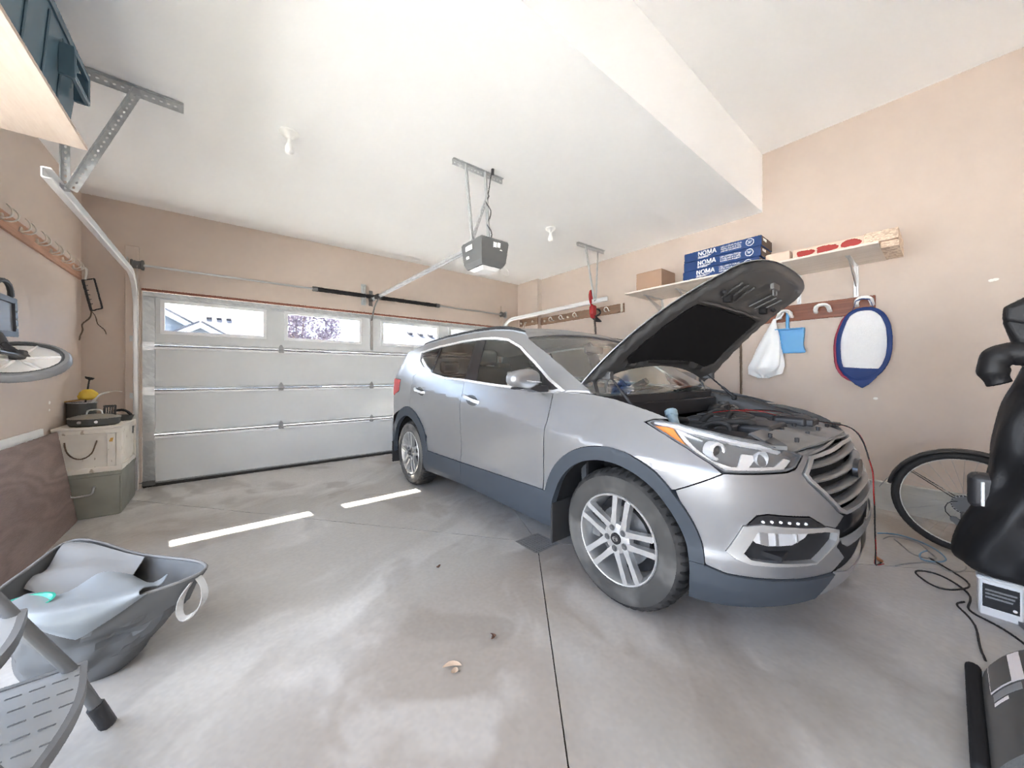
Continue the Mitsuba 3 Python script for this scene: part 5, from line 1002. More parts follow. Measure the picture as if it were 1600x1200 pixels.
# near rail with white hooks
hr2 = thing('hook_rail', 'reddish brown rail with big white hooks under the right wall shelf', 'hook rail')
part(hr2, 'board', cbox(XR-.022, XR, .42, 1.78, 1.785, 1.952, .003), 'brown_wood')
def whook(y, z):
    return sweep(smoothpath([(XR-.022, y+.052, z-.045), (XR-.06, y+.052, z-.04), (XR-.082, y+.048, z-.015), (XR-.088, y+.024, z+.012), (XR-.09, y, z+.016), (XR-.088, y-.024, z+.012), (XR-.082, y-.048, z-.015), (XR-.06, y-.052, z-.04), (XR-.022, y-.052, z-.045)], 34), [(-.016, -.010), (0, -.016), (.016, -.010), (.016, .010), (0, .016), (-.016, .010)], up=(.3, .1, 1))
for y, z in ((.785, 1.895), (.49, 1.915), (1.085, 1.875)): part(hr2, 'hook', whook(y, z), 'white_plastic', 40)
# dustpan
mat('dustpan_blue', pr((.085, .33, .62), .38, clearcoat=.3))
dp = thing('dustpan', 'bright blue plastic dustpan hanging from the reddish brown hook rail', 'dustpan')
yx = lambda y, z, d=0.: (XR-.05-d, y, z)
pan = Polygon([(0, 0), (.262, .0), (.245, .07), (.258, .24), (.008, .245), (.012, .07)])   # local: x towards the camera side (-y), y up
o = (XR-.03, 1.185, 1.458)
part(dp, 'tray', ext(pan, .004, o, (0, -1, 0), (0, 0, 1)), 'dustpan_blue')
wall = pan.buffer(.004).difference(pan.buffer(-.006)).difference(sbox(-.02, -.02, .3, .012))
part(dp, 'wall', trimesh.util.concatenate([ext(wall.intersection(sbox(-.05, .19, .3, .3)), .065, (o[0]-.065+.065, o[1], o[2]), (0, -1, 0), (0, 0, 1)), ext(wall.difference(sbox(-.05, .19, .3, .3)), .04, o, (0, -1, 0), (0, 0, 1))]), 'dustpan_blue')
part(dp, 'lip', cbox(XR-.036, XR-.028, 1.185-.262, 1.185, 1.446, 1.462, .003), 'dustpan_blue')
part(dp, 'handle', [rbox(XR-.05, XR-.022, 1.055, 1.085, 1.695, 1.885, .011), box(XR-.052, XR-.048, 1.066, 1.074, 1.845, 1.865)], 'dustpan_blue', 40)
for m in (): pass
# white plastic bag
mat('bag_white', {'type': 'principledthin', 'base_color': rgb(.86, .88, .89), 'roughness': .35, 'diff_trans': .5, 'spec_trans': 0.0}, False)
mat('bag_white2', pr((.84, .86, .87), .35))
pb = thing('plastic_bag', 'white plastic carrier bag hanging beside the blue dustpan', 'bag')
rows = []
for f in np.linspace(0, 1, 30):
    z = 1.82-.625*f; w = np.interp(f, [0, .1, .3, .6, .8, .93, 1], [.012, .03, .075, .125, .160, .15, .05]); dpt = np.interp(f, [0, .2, .6, .85, 1], [.01, .025, .055, .07, .02])
    a = np.linspace(0, 2*PI, 49)[:-1]; cy_ = 1.175+.10*f*(1-.0)
    rip = 1+.14*np.sin(a*7+1.5*np.sin(f*5))*np.clip(f*2, .2, 1)*(.4+.6*f)*.7+.10*(meshkit.fbm(np.c_[np.cos(a)*2, np.sin(a)*2, np.full(48, f*6)], 3)-.5)
    rows.append(np.stack([XR-.075+dpt*np.sin(a)*rip, cy_+w*np.cos(a)*rip, z+.012*np.sin(a*5)*(f > .9)+a*0], 1))
G = np.concatenate([np.array(rows), np.array(rows)[:, :1]], 1); part(pb, 'bag', cat([grid_mesh(G), trimesh.convex.convex_hull(rows[-1])]), 'bag_white2', 40)
part(pb, 'handle', tube(smoothpath([(XR-.07, 1.165, 1.80), (XR-.075, 1.14, 1.86), (XR-.07, 1.10, 1.885), (XR-.075, 1.12, 1.83), (XR-.07, 1.18, 1.81)], 14), .008, 6), 'bag_white2', True)
# mesh goal (two hoops with netting) hanging from the white hook
mat('goal_blue', pr((.006, .030, .15), .5, spec=.3)); mat('goal_red', pr((.36, .03, .07), .45)); mat('net_white', pr(proc(lambda p, n, uv: mix((.70, .71, .73), (.80, .81, .82), noise(p.y*260, p.z*260, 1.))), .8))
mg = thing('net_hoop', 'white mesh net with blue edging and a red rim behind, on the white hook', 'net')
ol = [(.575, 1.800), (.425, 1.815), (.345, 1.70), (.325, 1.55), (.332, 1.40), (.375, 1.27), (.45, 1.19), (.515, 1.172), (.585, 1.20), (.645, 1.29), (.665, 1.42), (.66, 1.58), (.63, 1.70)]
ringp = smoothpath([(XR-.075, y, z) for y, z in ol], 90, True)
sh_ = Polygon([(p[1], p[2]) for p in ringp])
pts_, tri_ = grid_cells(sh_, .03); net = trimesh.Trimesh(np.stack([XR-.085+.02*((pts_[:, 0]-.5)/.17)**2, pts_[:, 0], pts_[:, 1]], 1), tri_, process=False)
part(mg, 'net', net, 'net_white', True)
bl = part(mg, 'blue_hoop', sweep(np.vstack([ringp, ringp[:2]]), [(-.018, -.010), (-.004, -.014), (.014, -.008), (.016, .008), (.0, .012), (-.016, .010)], up=(1, 0, 0)), 'goal_blue', 40)
low = np.array([(.375, 1.27), (.45, 1.205), (.515, 1.185), (.585, 1.21), (.645, 1.29), (.60, 1.19), (.55, 1.13), (.50, 1.095), (.46, 1.125), (.41, 1.19)])
part(mg, 'blue_pocket', trimesh.convex.convex_hull(np.vstack([np.c_[np.full(10, XR-.085), low]+[0, 0, 0], np.c_[np.full(10, XR-.05), low*[1, 1]]+[0, 0, .01]])), 'goal_blue')
ringr = ringp*[1, 1, 1]+[.045, .028, -.012]; part(mg, 'red_hoop', tube(ringr, .013, 8, closed=True), 'goal_red', True)
part(mg, 'strap', [sweep(np.array([(XR-.075, .575, 1.80), (XR-.09, .552, 1.86), (XR-.10, .54, 1.905)]), [(-.002, -.006), (.002, -.006), (.002, .006), (-.002, .006)], up=(1, 0, 0)), sweep(np.array([(XR-.075, .425, 1.815), (XR-.09, .438, 1.87), (XR-.10, .45, 1.905)]), [(-.002, -.006), (.002, -.006), (.002, .006), (-.002, .006)], up=(1, 0, 0)), tube([(XR-.10, .54, 1.905), (XR-.105, .50, 1.918), (XR-.10, .45, 1.905)], .005, 6)], 'goal_blue')
single('wooden_stick', cyl((4.50, 1.46, .0), (XR-.014, 1.515, 1.62), .012, 10), 'cord_brown', 'thin brown stick leaning upright against the right wall behind the car', 'stick', 40)
# ================================================================ bicycle and black cover
mat('bike_black', pr((.014, .014, .016), .22, clearcoat=.8)); mat('spoke_steel', pr((.45, .45, .45), .3, .9)); mat('rim_silver', pr((.55, .55, .54), .3, .8))
bk = thing('bicycle', 'black bicycle with a mudguard over its rear wheel, standing by the right wall', 'bicycle')
BX = 3.90
def bwheel(cy_, cz_, cog):
    o = V(BX, cy_, cz_); w = part(bk, 'wheel', lathe([(.296, -.011), (.304, -.012), (.312, -.009), (.312, .009), (.304, .012), (.296, .011), (.292, 0), (.296, -.011)], 64, o, (-1, 0, 0)), 'rim_silver', 40)
    a = np.linspace(0, 2*PI, 73)[:-1]; part(w, 'tyre', tube(o+np.stack([a*0, .320*np.cos(a), .320*np.sin(a)], 1), .025, 10, closed=True), 'tyre_plain', True)
    for k in range(32):
        t = k*2*PI/32; s = .03*(1 if k % 2 else -1); t2 = t+(.55 if (k//2) % 2 else -.55); part(w, 'spoke', cyl(o+[s, .022*math.cos(t2), .022*math.sin(t2)], o+[0, .298*math.cos(t), .298*math.sin(t)], .0011, 4), 'spoke_steel')
    part(w, 'hub', [cyl(o-[.05, 0, 0], o+[.05, 0, 0], .013, 12), cyl(o-[.034, 0, 0], o-[.028, 0, 0], .026, 16), cyl(o+[.028, 0, 0], o+[.034, 0, 0], .026, 16)], 'bike_black', 40)
    return w
mat('tyre_plain', pr((.022, .022, .022), .7))
wz = .343; hy = -.072
wR = bwheel(hy, wz, True); bwheel(hy-1.05, wz, False)
a = np.linspace(math.radians(-8+18), math.radians(168), 34)
fe = np.stack([a*0+BX, hy+.362*np.cos(a), wz+.362*np.sin(a)], 1)
part(bk, 'mudguard', sweep(fe, [(-.028, -.014), (-.024, .0), (-.012, .007), (.012, .007), (.024, 0), (.028, -.014), (.024, -.013), (.011, .004), (-.011, .004), (-.024, -.013)], up=(0, .001, 1) if False else (1, 0, 0)) if False else thicken(grid_mesh(np.stack([fe+np.stack([a*0+sx, (k)*np.cos(a), (k)*np.sin(a)], 1) for sx, k in ((-.030, -.016), (-.024, -.002), (-.012, .005), (0, .007), (.012, .005), (.024, -.002), (.030, -.016))], 1)), .002), 'bike_black', 40)
mf = fe[0]; part(bk, 'mud_flap', trimesh.convex.convex_hull([mf+[s*.022, .002, .03] for s in (-1, 1)]+[mf+[s*.022, .006, .03] for s in (-1, 1)]+[mf+[s*.016, .045, -.045] for s in (-1, 1)]+[mf+[s*.016, .049, -.043] for s in (-1, 1)]), 'mid_grey_plastic')
part(bk, 'mudguard_stay', [cyl((BX-.03, hy+.30, wz+.215), (BX-.045, hy, wz), .003, 6), cyl((BX+.03, hy+.30, wz+.215), (BX+.045, hy, wz), .003, 6)], 'bike_black')
bb = V(BX, hy-.43, .29); stp = V(BX, hy-.60, .78); hd = V(BX, hy-.93, .78); hdl = V(BX, hy-.97, .66)
for s in (-1, 1):
    part(bk, 'chain_stay', cyl((BX+s*.055, hy, wz), bb+[s*.02, 0, 0], .010, 8), 'bike_black', 40); part(bk, 'seat_stay', cyl((BX+s*.055, hy, wz), stp+[s*.012, .02, -.06], .009, 8), 'bike_black', 40)
    part(bk, 'fork_blade', cyl((BX+s*.05, hy-1.05, wz), hdl+[s*.04, 0, -.02], .012, 8), 'bike_black', 40)
part(bk, 'frame', [cyl(bb, stp, .017, 12), cyl(stp+[0, 0, -.05], hd, .017, 12), cyl(bb, hdl, .020, 12), cyl(hdl-[0, 0, .03], hd+[0, .0, .05], .021, 12), cyl(bb-[.035, 0, 0], bb+[.035, 0, 0], .022, 12), cyl(stp, stp+[0, .04, .14], .013, 10)], 'bike_black', 40)
part(bk, 'saddle', trimesh.convex.convex_hull(np.vstack([rbox(BX-.08, BX+.08, hy-.56, hy-.42, .90, .95, .022).vertices, rbox(BX-.02, BX+.02, hy-.70, hy-.62, .91, .945, .015).vertices])), 'bike_black', 40)
part(bk, 'handlebar', [tube(smoothpath([(BX-.29, hy-.86, 1.0), (BX-.18, hy-.92, 1.0), (BX, hy-.94, .96), (BX+.18, hy-.92, 1.0), (BX+.29, hy-.86, 1.0)], 20), .013, 8), cyl(hd, (BX, hy-.94, .96), .014, 8)], 'bike_black', 40)
gear = [cyl((BX-.05-.0035*k, hy, wz), (BX-.052-.0035*k, hy, wz), .056-.005*k, 26) for k in range(6)]
part(wR, 'cassette', gear, 'dark_steel', 30)
part(wR, 'cassette_guard', lathe([(.045, 0), (.062, 0), (.062, .003), (.045, .003)], 28, (BX-.048, hy, wz), (-1, 0, 0)), 'black_plastic')
for k in range(22): t = k*2*PI/22; part(wR, 'sprocket_tooth', box(-.0025, .0025, -.004, .005, -.002, .002).apply_transform(trimesh.transformations.rotation_matrix(t, (1, 0, 0))).apply_translation((BX-.051, hy+.0575*math.cos(t), wz+.0575*math.sin(t))), 'steel')
part(bk, 'derailleur', [rbox(BX-.09, BX-.05, hy-.05, hy+.02, wz-.10, wz-.045, .012), place(cbox(-.018, .018, -.06, .06, -.004, .004, .003), (BX-.068, hy+.015, wz-.14), (0, .6, -.5), (0, .5, .6), (1, 0, 0)), cyl((BX-.075, hy+.045, wz-.105), (BX-.062, hy+.045, wz-.105), .02, 12), cyl((BX-.075, hy-.005, wz-.175), (BX-.062, hy-.005, wz-.175), .02, 12)], 'dark_steel', 40)
part(bk, 'gear_cable', tube(smoothpath([(BX-.06, hy-.04, wz-.07), (BX-.07, hy+.04, wz-.10), (BX-.07, hy+.085, wz-.055), (BX-.065, hy+.06, wz+.01), (BX-.05, hy-.03, wz+.01), (BX-.03, bb[1], .33)], 26), .003, 6), 'bike_black', True)
part(bk, 'chain', [cyl((BX-.058, hy-.04, wz+.04), (BX-.05, bb[1], bb[2]+.085), .004, 6), cyl((BX-.066, hy-.01, wz-.19), (BX-.05, bb[1], bb[2]-.085), .004, 6)], 'dark_steel')
part(bk, 'chain_ring', lathe([(.03, 0), (.088, 0), (.088, .004), (.03, .004)], 36, bb-[.05, 0, 0], (-1, 0, 0)), 'dark_steel')
part(bk, 'crank', [cyl(bb-[.06, 0, 0], bb+[-.07, .10, -.13], .011, 8), cyl(bb+[-.07, .10, -.13], bb+[-.15, .10, -.13], .016, 10), cyl(bb+[.06, 0, 0], bb+[.07, -.10, .13], .011, 8)], 'dark_steel')
part(bk, 'kick_stand', cyl((BX-.03, bb[1]+.06, .27), (BX-.20, bb[1]+.16, .0), .008, 8), 'bike_black')
# black nylon cover draped over a tall stand
mat('nylon_black', pr((.012, .012, .013), .5, spec=.35))
nc = thing('draped_cover', 'black nylon cover draped over a tall stand beside the bicycle at the right', 'cover')
lv = np.array([(1.275, -.232, .10), (1.18, -.20, .13), (1.08, -.176, .15), (.976, -.150, .16), (.86, -.138, .165), (.78, -.133, .165), (.70, -.128, .16), (.62, -.105, .165), (.55, -.080, .175), (.45, -.045, .185), (.34, -.018, .19), (.27, -.020, .185), (.235, -.06, .16)])
rows = []; a = np.linspace(0, 2*PI, 73)[:-1]
for z, yl, dx in lv:
    yr = -.60; cy_, hw = (yl+yr)/2, (yl-yr)/2; c, s = np.cos(a), np.sin(a); k = (np.abs(c)**2.6+np.abs(s)**2.6)**(-1/2.6)
    P = np.stack([3.02+dx*s*k, cy_+hw*c*k, a*0+z], 1)
    f = meshkit.fbm(np.c_[P[:, 0]*7+z*2, P[:, 1]*7-z*3, P[:, 2]*5], 3)-.5; fold = np.sin(a*9+z*7+3*f)*.012*np.clip((1.25-z)*1.6, .1, 1)
    P[:, 0] += (f*.11+fold*2)*s*1.0; P[:, 1] += (f*.035+fold*.5)*c; P[:, 2] += (-.05*(c < 0)*np.abs(c)+.015*f)*(z < .3)
    rows.append(P)
rows = np.array(rows); R2 = np.concatenate([rows, rows[:, :1]], 1)
from scipy.interpolate import interp1d
zz_ = np.linspace(0, 1, len(lv)); R3 = CubicSpline(zz_, R2, axis=0)(np.linspace(0, 1, 60))
part(nc, 'skirt', cat([grid_mesh(R3), trimesh.convex.convex_hull(R3[0]+V(0, 0, .0))]), 'nylon_black', 60)
hp_ = [(-.170, 1.558), (-.168, 1.49), (-.188, 1.42), (-.21, 1.33), (-.228, 1.255), (-.50, 1.20), (-.60, 1.30), (-.60, 1.63), (-.40, 1.64), (-.224, 1.588)]
sph_ = trimesh.creation.icosphere(subdivisions=2).vertices*.026
hull_ = lambda P: trimesh.convex.convex_hull(np.vstack([sph_+V(*p) for p in P]))
hm = cat([hull_([(2.96, -.195, 1.53), (2.96, -.193, 1.49), (3.12, -.21, 1.52), (3.12, -.42, 1.61), (2.97, -.40, 1.615), (2.97, -.245, 1.565), (3.0, -.56, 1.60), (2.98, -.50, 1.36)]),
          hull_([(2.97, -.195, 1.47), (2.97, -.222, 1.39), (3.0, -.252, 1.27), (3.08, -.252, 1.27), (3.12, -.22, 1.47), (3.10, -.55, 1.25), (2.98, -.55, 1.25), (3.0, -.56, 1.5)])])
part(nc, 'hood', hm, 'nylon_black', 40)
slv = smoothpath([(3.0, -.30, 1.29), (2.98, -.225, 1.318), (2.97, -.175, 1.315), (2.965, -.143, 1.27), (2.97, -.145, 1.215), (2.975, -.160, 1.170)], 30)
part(nc, 'sleeve', tube(slv, np.interp(np.linspace(0, 1, 30), [0, .3, .55, .8, 1], [.06, .058, .055, .050, .040])*(1+.06*np.sin(np.arange(30)*.9)), 14), 'nylon_black', True)
part(nc, 'sleeve_tip', trimesh.convex.convex_hull([(2.95, -.100, 1.262), (2.99, -.100, 1.262), (2.95, -.13, 1.30), (2.99, -.13, 1.31), (2.94, -.15, 1.24), (3.0, -.15, 1.22), (2.95, -.115, 1.245)]), 'nylon_black')
part(nc, 'toggle', [cyl((2.965, -.097, 1.262), (2.965, -.103, 1.215), .005, 6)], 'black_plastic')
part(nc, 'side_pocket', rbox(2.93, 3.05, -.20, -.062, .54, .715, .035), 'black_plastic', 40)
part(nc, 'reflective_strip', cbox(2.920, 2.932, -.115, -.103, .56, .68, .003), 'white_plastic')
part(nc, 'stand', [cyl((3.02, -.36, 0), (3.02, -.36, 1.30), .02, 10), cyl((3.02, -.36, 0), (3.02, -.36, .02), .15, 24), cyl((3.02, -.52, 1.28), (3.02, -.22, 1.28), .012, 8)], 'dark_steel', 40)
wb = thing('battery_charger', 'white case with a black label panel on the floor under the black cover', 'charger')
part(wb, 'case', cbox(2.985, 3.16, -.232, -.098, .0, .190, .006), 'white_plastic')
part(wb, 'lid', cbox(2.975, 3.17, -.240, -.090, .178, .197, .005), 'white_plastic')
part(wb, 'label_panel', box(2.982, 2.986, -.219, -.110, .045, .160), 'ink_black')
mat('label_grey', pr((.22, .22, .22), .5))
for k in range(3): part(wb, 'label_line', box(2.9805, 2.983, -.212+.006*k, -.118, .128-.018*k, .137-.018*k), 'label_grey')
part(wb, 'label_badge', cyl((2.983, -.206, .062), (2.9805, -.206, .062), .007, 12), 'paper_white')
part(wb, 'side', cbox(2.99, 3.15, -.30, -.241, .0, .19, .006), 'black_plastic')
# ================================================================ cables
mat('cable_black', pr((.02, .02, .02), .5)); mat('cable_red', pr((.38, .02, .02), .4)); mat('cable_blue', pr((.18, .32, .44), .45)); mat('cable_grey', pr((.30, .30, .29), .5)); mat('copper', pr((.55, .25, .12), .35, .8))
jr = thing('jumper_lead', 'red and black battery leads running from the engine bay over the grille to the floor', 'cable')
nose = lambda u, z, o: list(skin([[u, z]], o, -1)[0])
for nm, m, dx, dz in (('black_wire', 'cable_black', 0, 0), ('red_wire', 'cable_red', -.012, -.003)):
    P = [(2.86, 1.08, .965), (2.70, .80, .985+dz), (2.60-dx, .62, .99+dz), (2.62-dx, .50, .958+dz), (2.72-dx, .41, .935+dz), (2.79, .345, .905), (2.83-dx, .305, .83), (2.85, .285, .74), (2.90+dx*.5, .272, .64), (2.88+dx*.5, .268, .56), (2.92, .268, .45), (2.98, .272, .30), (3.10, .28, .10), (3.20, .285, .012), (3.28+dx, .27+dx, .008)]
    part(jr, nm, tube(smoothpath(P, 90), .0036 if dx == 0 else .0028, 6), m, True)
part(jr, 'wire_loop', tube(smoothpath([(2.30, .95, .97), (2.34, .90, .985), (2.45, .82, .995), (2.55, .78, .98)], 20), .0022, 6), 'cable_red', True)
part(jr, 'wire_loop', tube(smoothpath([(2.52, .80, 1.0), (2.56, .72, .99), (2.66, .68, .965), (2.74, .62, .95)], 20), .0022, 6), 'cable_red', True)
part(jr, 'clamp', cyl((3.29, .27, .012), (3.335, .30, .012), .010, 8), 'copper')
def floor_cable(name, pts, r, m, label, n=120): return single(name, tube(smoothpath([(x, y, r+(z if len(q) > 2 else 0)) for q in pts for x, y, z in [(*q, 0)[:3]]], n), r, 6), m, label, 'cable', True)
floor_cable('extension_cord', [(3.30, .21), (3.46, .13), (3.53, .04), (3.47, .0), (3.55, -.06), (3.64, -.07)], .004, 'cable_grey', 'grey cable lying across the floor in front of the car nose')
floor_cable('extension_cord', [(3.78, .30), (3.90, .25), (3.90, .16), (3.74, .08), (3.62, .06), (3.60, .12), (3.70, .19), (3.84, .25)], .0042, 'cable_grey', 'thin grey cable coil lying on the floor left of the bicycle wheel')
floor_cable('extension_cord', [(3.88, .34), (3.96, .24), (3.88, .09), (3.74, .02), (3.60, .03), (3.55, .10), (3.62, .12), (3.76, .09)], .0045, 'cable_blue', 'pale blue cable coil lying on the floor left of the bicycle wheel')
floor_cable('extension_cord', [(3.62, .08), (3.50, .0), (3.40, -.06), (3.20, -.05, .012), (3.12, .02, .012), (3.22, .10), (3.32, .12), (3.36, .06), (3.30, -.02), (3.16, -.075), (3.05, -.07), (2.96, -.075), (2.90, -.14), (2.78, -.22)], .0045, 'cable_black', 'long black cord looping over the floor towards the black cover')
floor_cable('extension_cord', [(3.06, -.055), (3.0, -.03), (2.93, -.05), (2.82, -.08), (2.60, -.09), (2.50, -.10)], .0042, 'cable_black', 'black cord running from the white case to the floor cleaner')
# ================================================================ floor cleaner head, lower right
mat('vac_grey', pr((.085, .083, .078), .32, .2, clearcoat=.5)); mat('vac_blue', pr((.015, .03, .042), .4)); mat('sticker', pr((.70, .64, .63), .6))
vc = thing('floor_cleaner', 'dark grey floor cleaner head with white stickers at the lower right', 'vacuum cleaner')
prof = lambda t: None
X0, X1 = 1.72, 2.40
rows = []
for f in np.linspace(0, 1, 26):
    x = X0+(X1-X0)*f; e = min(1, (1-f)/.20, f/.20) if False else min(1., (1-f)/.25); e = max(e, 0.); k = math.sqrt(max(0, 1-(1-e)**2))
    ys = np.array([-.085, -.082, -.098, -.132, -.18, -.25, -.35, -.45, -.47]); zs = np.array([.02, .055, .10, .160, .212, .245, .255, .21, .02])
    c = -.27; rows.append(np.stack([x+ys*0, c+(ys-c)*(.55+.45*k), .02+(zs-.02)*(.25+.75*k)], 1))
G = np.array(rows); G2 = CubicSpline(np.linspace(0, 1, 9), G, axis=1)(np.linspace(0, 1, 40))
part(vc, 'shell', [grid_mesh(G2), trimesh.convex.convex_hull(G2[0]), trimesh.convex.convex_hull(G2[-1])], 'vac_grey', 50)
part(vc, 'brush_bar', [rbox(1.74, 2.36, -.085, -.042, .006, .05, .018)], 'matte_black', 40)
part(vc, 'brush', [box(1.76, 2.34, -.080, -.05, .0, .012)], 'black_plastic')
part(vc, 'front_guard', cbox(1.80, 2.30, -.10, -.083, .03, .062, .006), 'mid_grey_plastic')
def on_shell(f, g, up=.002):
    i, j = f*25, g*39; i0, j0 = min(int(i), 24), min(int(j), 38); a, b = i-i0, j-j0
    P = G2[i0, j0]*(1-a)*(1-b)+G2[i0+1, j0]*a*(1-b)+G2[i0, j0+1]*(1-a)*b+G2[i0+1, j0+1]*a*b
    n = np.cross(G2[i0+1, j0]-G2[i0, j0], G2[i0, j0+1]-G2[i0, j0]); n = unit(n); n = n if n[2] > 0 else -n; return P+n*up
def decal(f0, f1, g0, g1, m, name, up=.002):
    return part(vc, name, thicken(grid_mesh(np.array([[on_shell(f, g, up) for g in np.linspace(g0, g1, 7)] for f in np.linspace(f0, f1, 9)])), .001), m, 40)
decal(.52, .80, .24, .46, 'sticker', 'sticker', .0015); decal(.53, .79, .25, .395, 'vac_grey', 'sticker_panel', .003)
decal(.44, .50, .26, .44, 'label_grey', 'sticker', .0015); decal(.40, .425, .26, .36, 'sticker', 'sticker', .0015)
dome = lathe([(0, .075), (.06, .07), (.10, .05), (.125, .02), (.135, -.02)], 32, (0, 0, 0)); dome.apply_scale([1.05, .9, .85]); dome.apply_translation((2.13, -.345, .225))
part(vc, 'dirt_dome', dome, 'vac_grey', 40)
part(vc, 'label', thicken(grid_mesh(np.array([[V(2.13+u*.055+.02, -.345+.02+v*.045, .225+.066-.018*((u+.3)**2+(v+.3)**2)) for u in np.linspace(-1, 1, 7)] for v in np.linspace(-1, 1, 7)]), True), .001), 'paper_white', 40)
part(vc, 'label_mark', cyl((2.12, -.30, .2825), (2.12, -.30, .2845), .008, 8), 'ink_black')
part(vc, 'rear_body', rbox(1.70, 2.05, -.62, -.28, .03, .24, .07), 'vac_blue', 40)
part(vc, 'wheel', cyl((1.73, -.5, .06), (1.70, -.5, .06), .06, 20), 'black_plastic', 40)
part(vc, 'upright_handle', tube([(1.90, -.50, .18), (1.90, -.72, .60), (1.90, -.86, 1.0)], .018, 10), 'vac_blue', 40)
# ================================================================ drain and leaves
mat('drain_metal', pr((.20, .195, .185), .6))
dg = thing('floor_drain', 'square perforated metal drain grate set in the concrete floor', 'drain')
gp = sbox(-.112, -.112, .112, .112).difference(unary_union([Point(x, y).buffer(.0085, 3) for x in np.linspace(-.092, .092, 9) for y in np.linspace(-.092, .092, 9)]))
part(dg, 'grate', ext(gp, -.006, (DRAIN[0], DRAIN[1], -.001)), 'drain_metal')
part(dg, 'sump', box(DRAIN[0]-.115, DRAIN[0]+.115, DRAIN[1]-.115, DRAIN[1]+.115, -.05, -.03), 'matte_black')
mat('dry_leaf', pr((.52, .40, .30), .7)); mat('dark_leaf', pr((.16, .09, .06), .7))
def leaf(x, y, L, W, ang, m, label, bend=.3):
    u, v = np.meshgrid(np.linspace(-1, 1, 12), np.linspace(-1, 1, 7), indexing='ij'); w = W*(1-np.abs(u)**2.2)**.7
    P = np.stack([u*L, v*w+bend*L*u*u, .004+.010*np.abs(v)*(1-u*u)+.008*np.abs(u)**2], -1); c, s = math.cos(ang), math.sin(ang)
    P = np.stack([P[..., 0]*c-P[..., 1]*s+x, P[..., 0]*s+P[..., 1]*c+y, P[..., 2]], -1)
    return single('dry_leaf', thicken(grid_mesh(P), .0012), m, label, 'leaf', 40)
leaf(.734, 1.30, .040, .012, -.55, 'dry_leaf', 'long curled pale dry leaf on the concrete nearest the camera', -.35)
leaf(.725, 1.262, .016, .012, .3, 'dry_leaf', 'small pale crumpled leaf scrap just below the long curled leaf')
leaf(.962, 1.318, .018, .008, 1.0, 'dark_leaf', 'small dark forked leaf on the concrete right of the curled leaf', .8)
leaf(1.045, 2.02, .018, .006, .4, 'dark_leaf', 'tiny dark twig-like leaf left of the floor drain')
# ================================================================ seen through the panes
mat('roof_grey', pr((.085, .09, .10), .9)); mat('siding_blue', pr((.085, .11, .14), .8)); mat('fascia', pr((.20, .225, .25), .7)); mat('vent_dark', pr((.03, .03, .035), .8)); mat('house_pane', pr((.05, .06, .07), .1))
def f_shingle(p, n, uv):
    r = dr.floor(p.z*6.5); k = cell_rand(r, dr.floor(p.x*2.2+cell_rand(r, 3)*.6), dr.floor(p.y*.2))
    return mix((.026, .028, .034), (.058, .062, .072), k)*(.8+.2*smoothstep(.0, .18, p.z*6.5-r))
mat('shingles', pr(proc(f_shingle), .9))
def house(label, x0, x1, y0, y1, ze, zr, hip, gables, vents):
    h = thing('house', label, 'house')
    part(h, 'walls', box(x0, x1, y0, y1, -.05, ze), 'siding_blue'); yc = (y0+y1)/2; o = .45
    roof = [(x0-o, y0-o, ze-.1), (x1+o, y0-o, ze-.1), (x1+o, y1+o, ze-.1), (x0-o, y1+o, ze-.1), (x0+hip, yc, zr), (x1-hip, yc, zr)]
    r = part(h, 'roof', trimesh.convex.convex_hull(np.array(roof+[(a, b, c-.12) for a, b, c in roof])), 'shingles')
    part(r, 'fascia', [box(x0-o, x1+o, y0-o-.03, y0-o, ze-.3, ze-.08)], 'fascia')
    sl = (zr-ze+.1)/(yc-y0+o)
    for vx, f in vents:
        y = y0-o+f*(yc-y0+o); z = ze-.1+f*(zr-ze+.1); part(r, 'roof_vent', place(cbox(-.11, .11, -.16, .16, 0, .12, .02), (vx, y, z), (1, 0, 0), (0, 1, sl), (0, -sl, 1)), 'vent_dark')
    for gx, gw, gy, gz in gables:
        zb = gz-gw*.62; g = part(h, 'gable', ext(Polygon([(gx-gw, -.05), (gx+gw, -.05), (gx+gw, zb), (gx, gz), (gx-gw, zb)]), -(yc-gy), (0, gy, 0), (1, 0, 0), (0, 0, 1)), 'siding_blue')
        for s in (-1, 1):
            a, b = V(gx, 0, gz+.06), V(gx+s*(gw+.4), 0, gz-(gw+.4)*.62+.06); d = unit(b-a); n = V(-d[2]*s, 0, d[0]*s)
            n = n if n[2] > 0 else -n
            part(g, 'gable_roof', trimesh.convex.convex_hull([p+n*t+[0, y, 0] for p in (a, b) for t in (0, .1) for y in (gy-.35, yc)]), 'shingles')
            part(g, 'barge_board', trimesh.convex.convex_hull([p+n*t+[0, y, 0] for p in (a, b) for t in (-.20, .02) for y in (gy-.39, gy-.35)]), 'fascia')
    for wx in np.arange(x0+1.2, x1-1, 2.6):
        w = part(h, 'window', box(wx-.55, wx+.55, y0-.03, y0, 1.0, 2.2), 'fascia'); part(w, 'pane', box(wx-.48, wx+.48, y0-.04, y0-.02, 1.07, 2.13), 'house_pane')
    return h
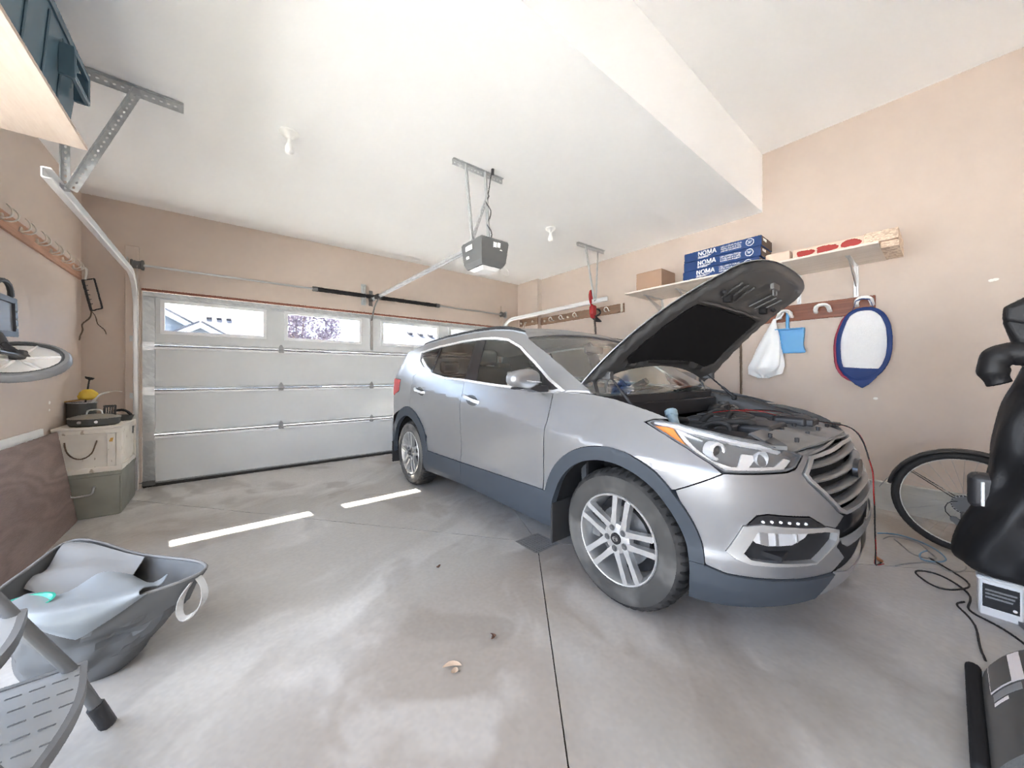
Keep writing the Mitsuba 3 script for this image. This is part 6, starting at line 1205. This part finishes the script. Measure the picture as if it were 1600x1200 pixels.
house('blue-grey house with gables and a shingle roof seen through the leftmost garage window', -6.2, 4.6, 24.0, 33.0, 3.0, 5.45, 4.7, [(-3.35, 2.6, 22.2, 4.85), (-.86, 1.35, 21.2, 3.5)], [(-.73, .63), (-.29, .63), (.15, .63)])
house('low house with a row of roof vents seen through the third garage window', 6.2, 17.0, 17.5, 25.0, 2.55, 4.35, 3.0, [], [(8.3, .62), (8.9, .60), (9.5, .58), (10.1, .56), (10.7, .54)])
mat('plum_leaf', {'type': 'principledthin', 'base_color': rgb(.115, .10, .125), 'roughness': .6, 'diff_trans': .6, 'spec_trans': 0.0}, False); mat('bark', pr((.12, .09, .08), .9))
tr = thing('tree', 'purple-leaved plum tree seen through the second garage window', 'tree')
rt = np.random.RandomState(11); tc = V(2.5, 15.2, 3.0)
part(tr, 'trunk', tube(smoothpath([(2.3, 15.3, -.1), (2.28, 15.25, 1.0), (2.2, 15.2, 2.2)], 10), np.linspace(.12, .08, 10), 8), 'bark', True)
for k in range(12):
    e = unit(rt.randn(3)*[1, 1, .5]+[0, 0, .7])*rt.uniform(.8, 1.7); part(tr, 'branch', tube(smoothpath([(2.2, 15.2, 2.0), V(2.2, 15.2, 2.2)+e*.5+[0, 0, .1], V(2.2, 15.2, 2.2)+e], 8), np.linspace(.045, .012, 8), 5), 'bark', True)
N_ = 3600; d = rt.randn(N_, 3); d /= np.linalg.norm(d, axis=1, keepdims=True); rad = rt.uniform(.25, 1, N_)**.5
c = tc+d*rad[:, None]*[1.05, 1.2, 1.15]; keep = meshkit.fbm(c*1.6, 3)+.12*(c[:, 0] < 2.4) > .47; c = c[keep]; n = len(c)
A_ = rt.randn(n, 3); A_ /= np.linalg.norm(A_, axis=1, keepdims=True); B_ = np.cross(A_, rt.randn(n, 3)); B_ /= np.linalg.norm(B_, axis=1, keepdims=True)
L_ = rt.uniform(.05, .09, (n, 1)); v = np.stack([c-A_*L_, c+B_*L_*.5, c+A_*L_, c-B_*L_*.5], 1).reshape(-1, 3); k = np.arange(n)*4
part(tr, 'leaves', trimesh.Trimesh(v, np.vstack([np.stack([k, k+1, k+2], 1), np.stack([k, k+2, k+3], 1)]), process=False), 'plum_leaf', kind='stuff')
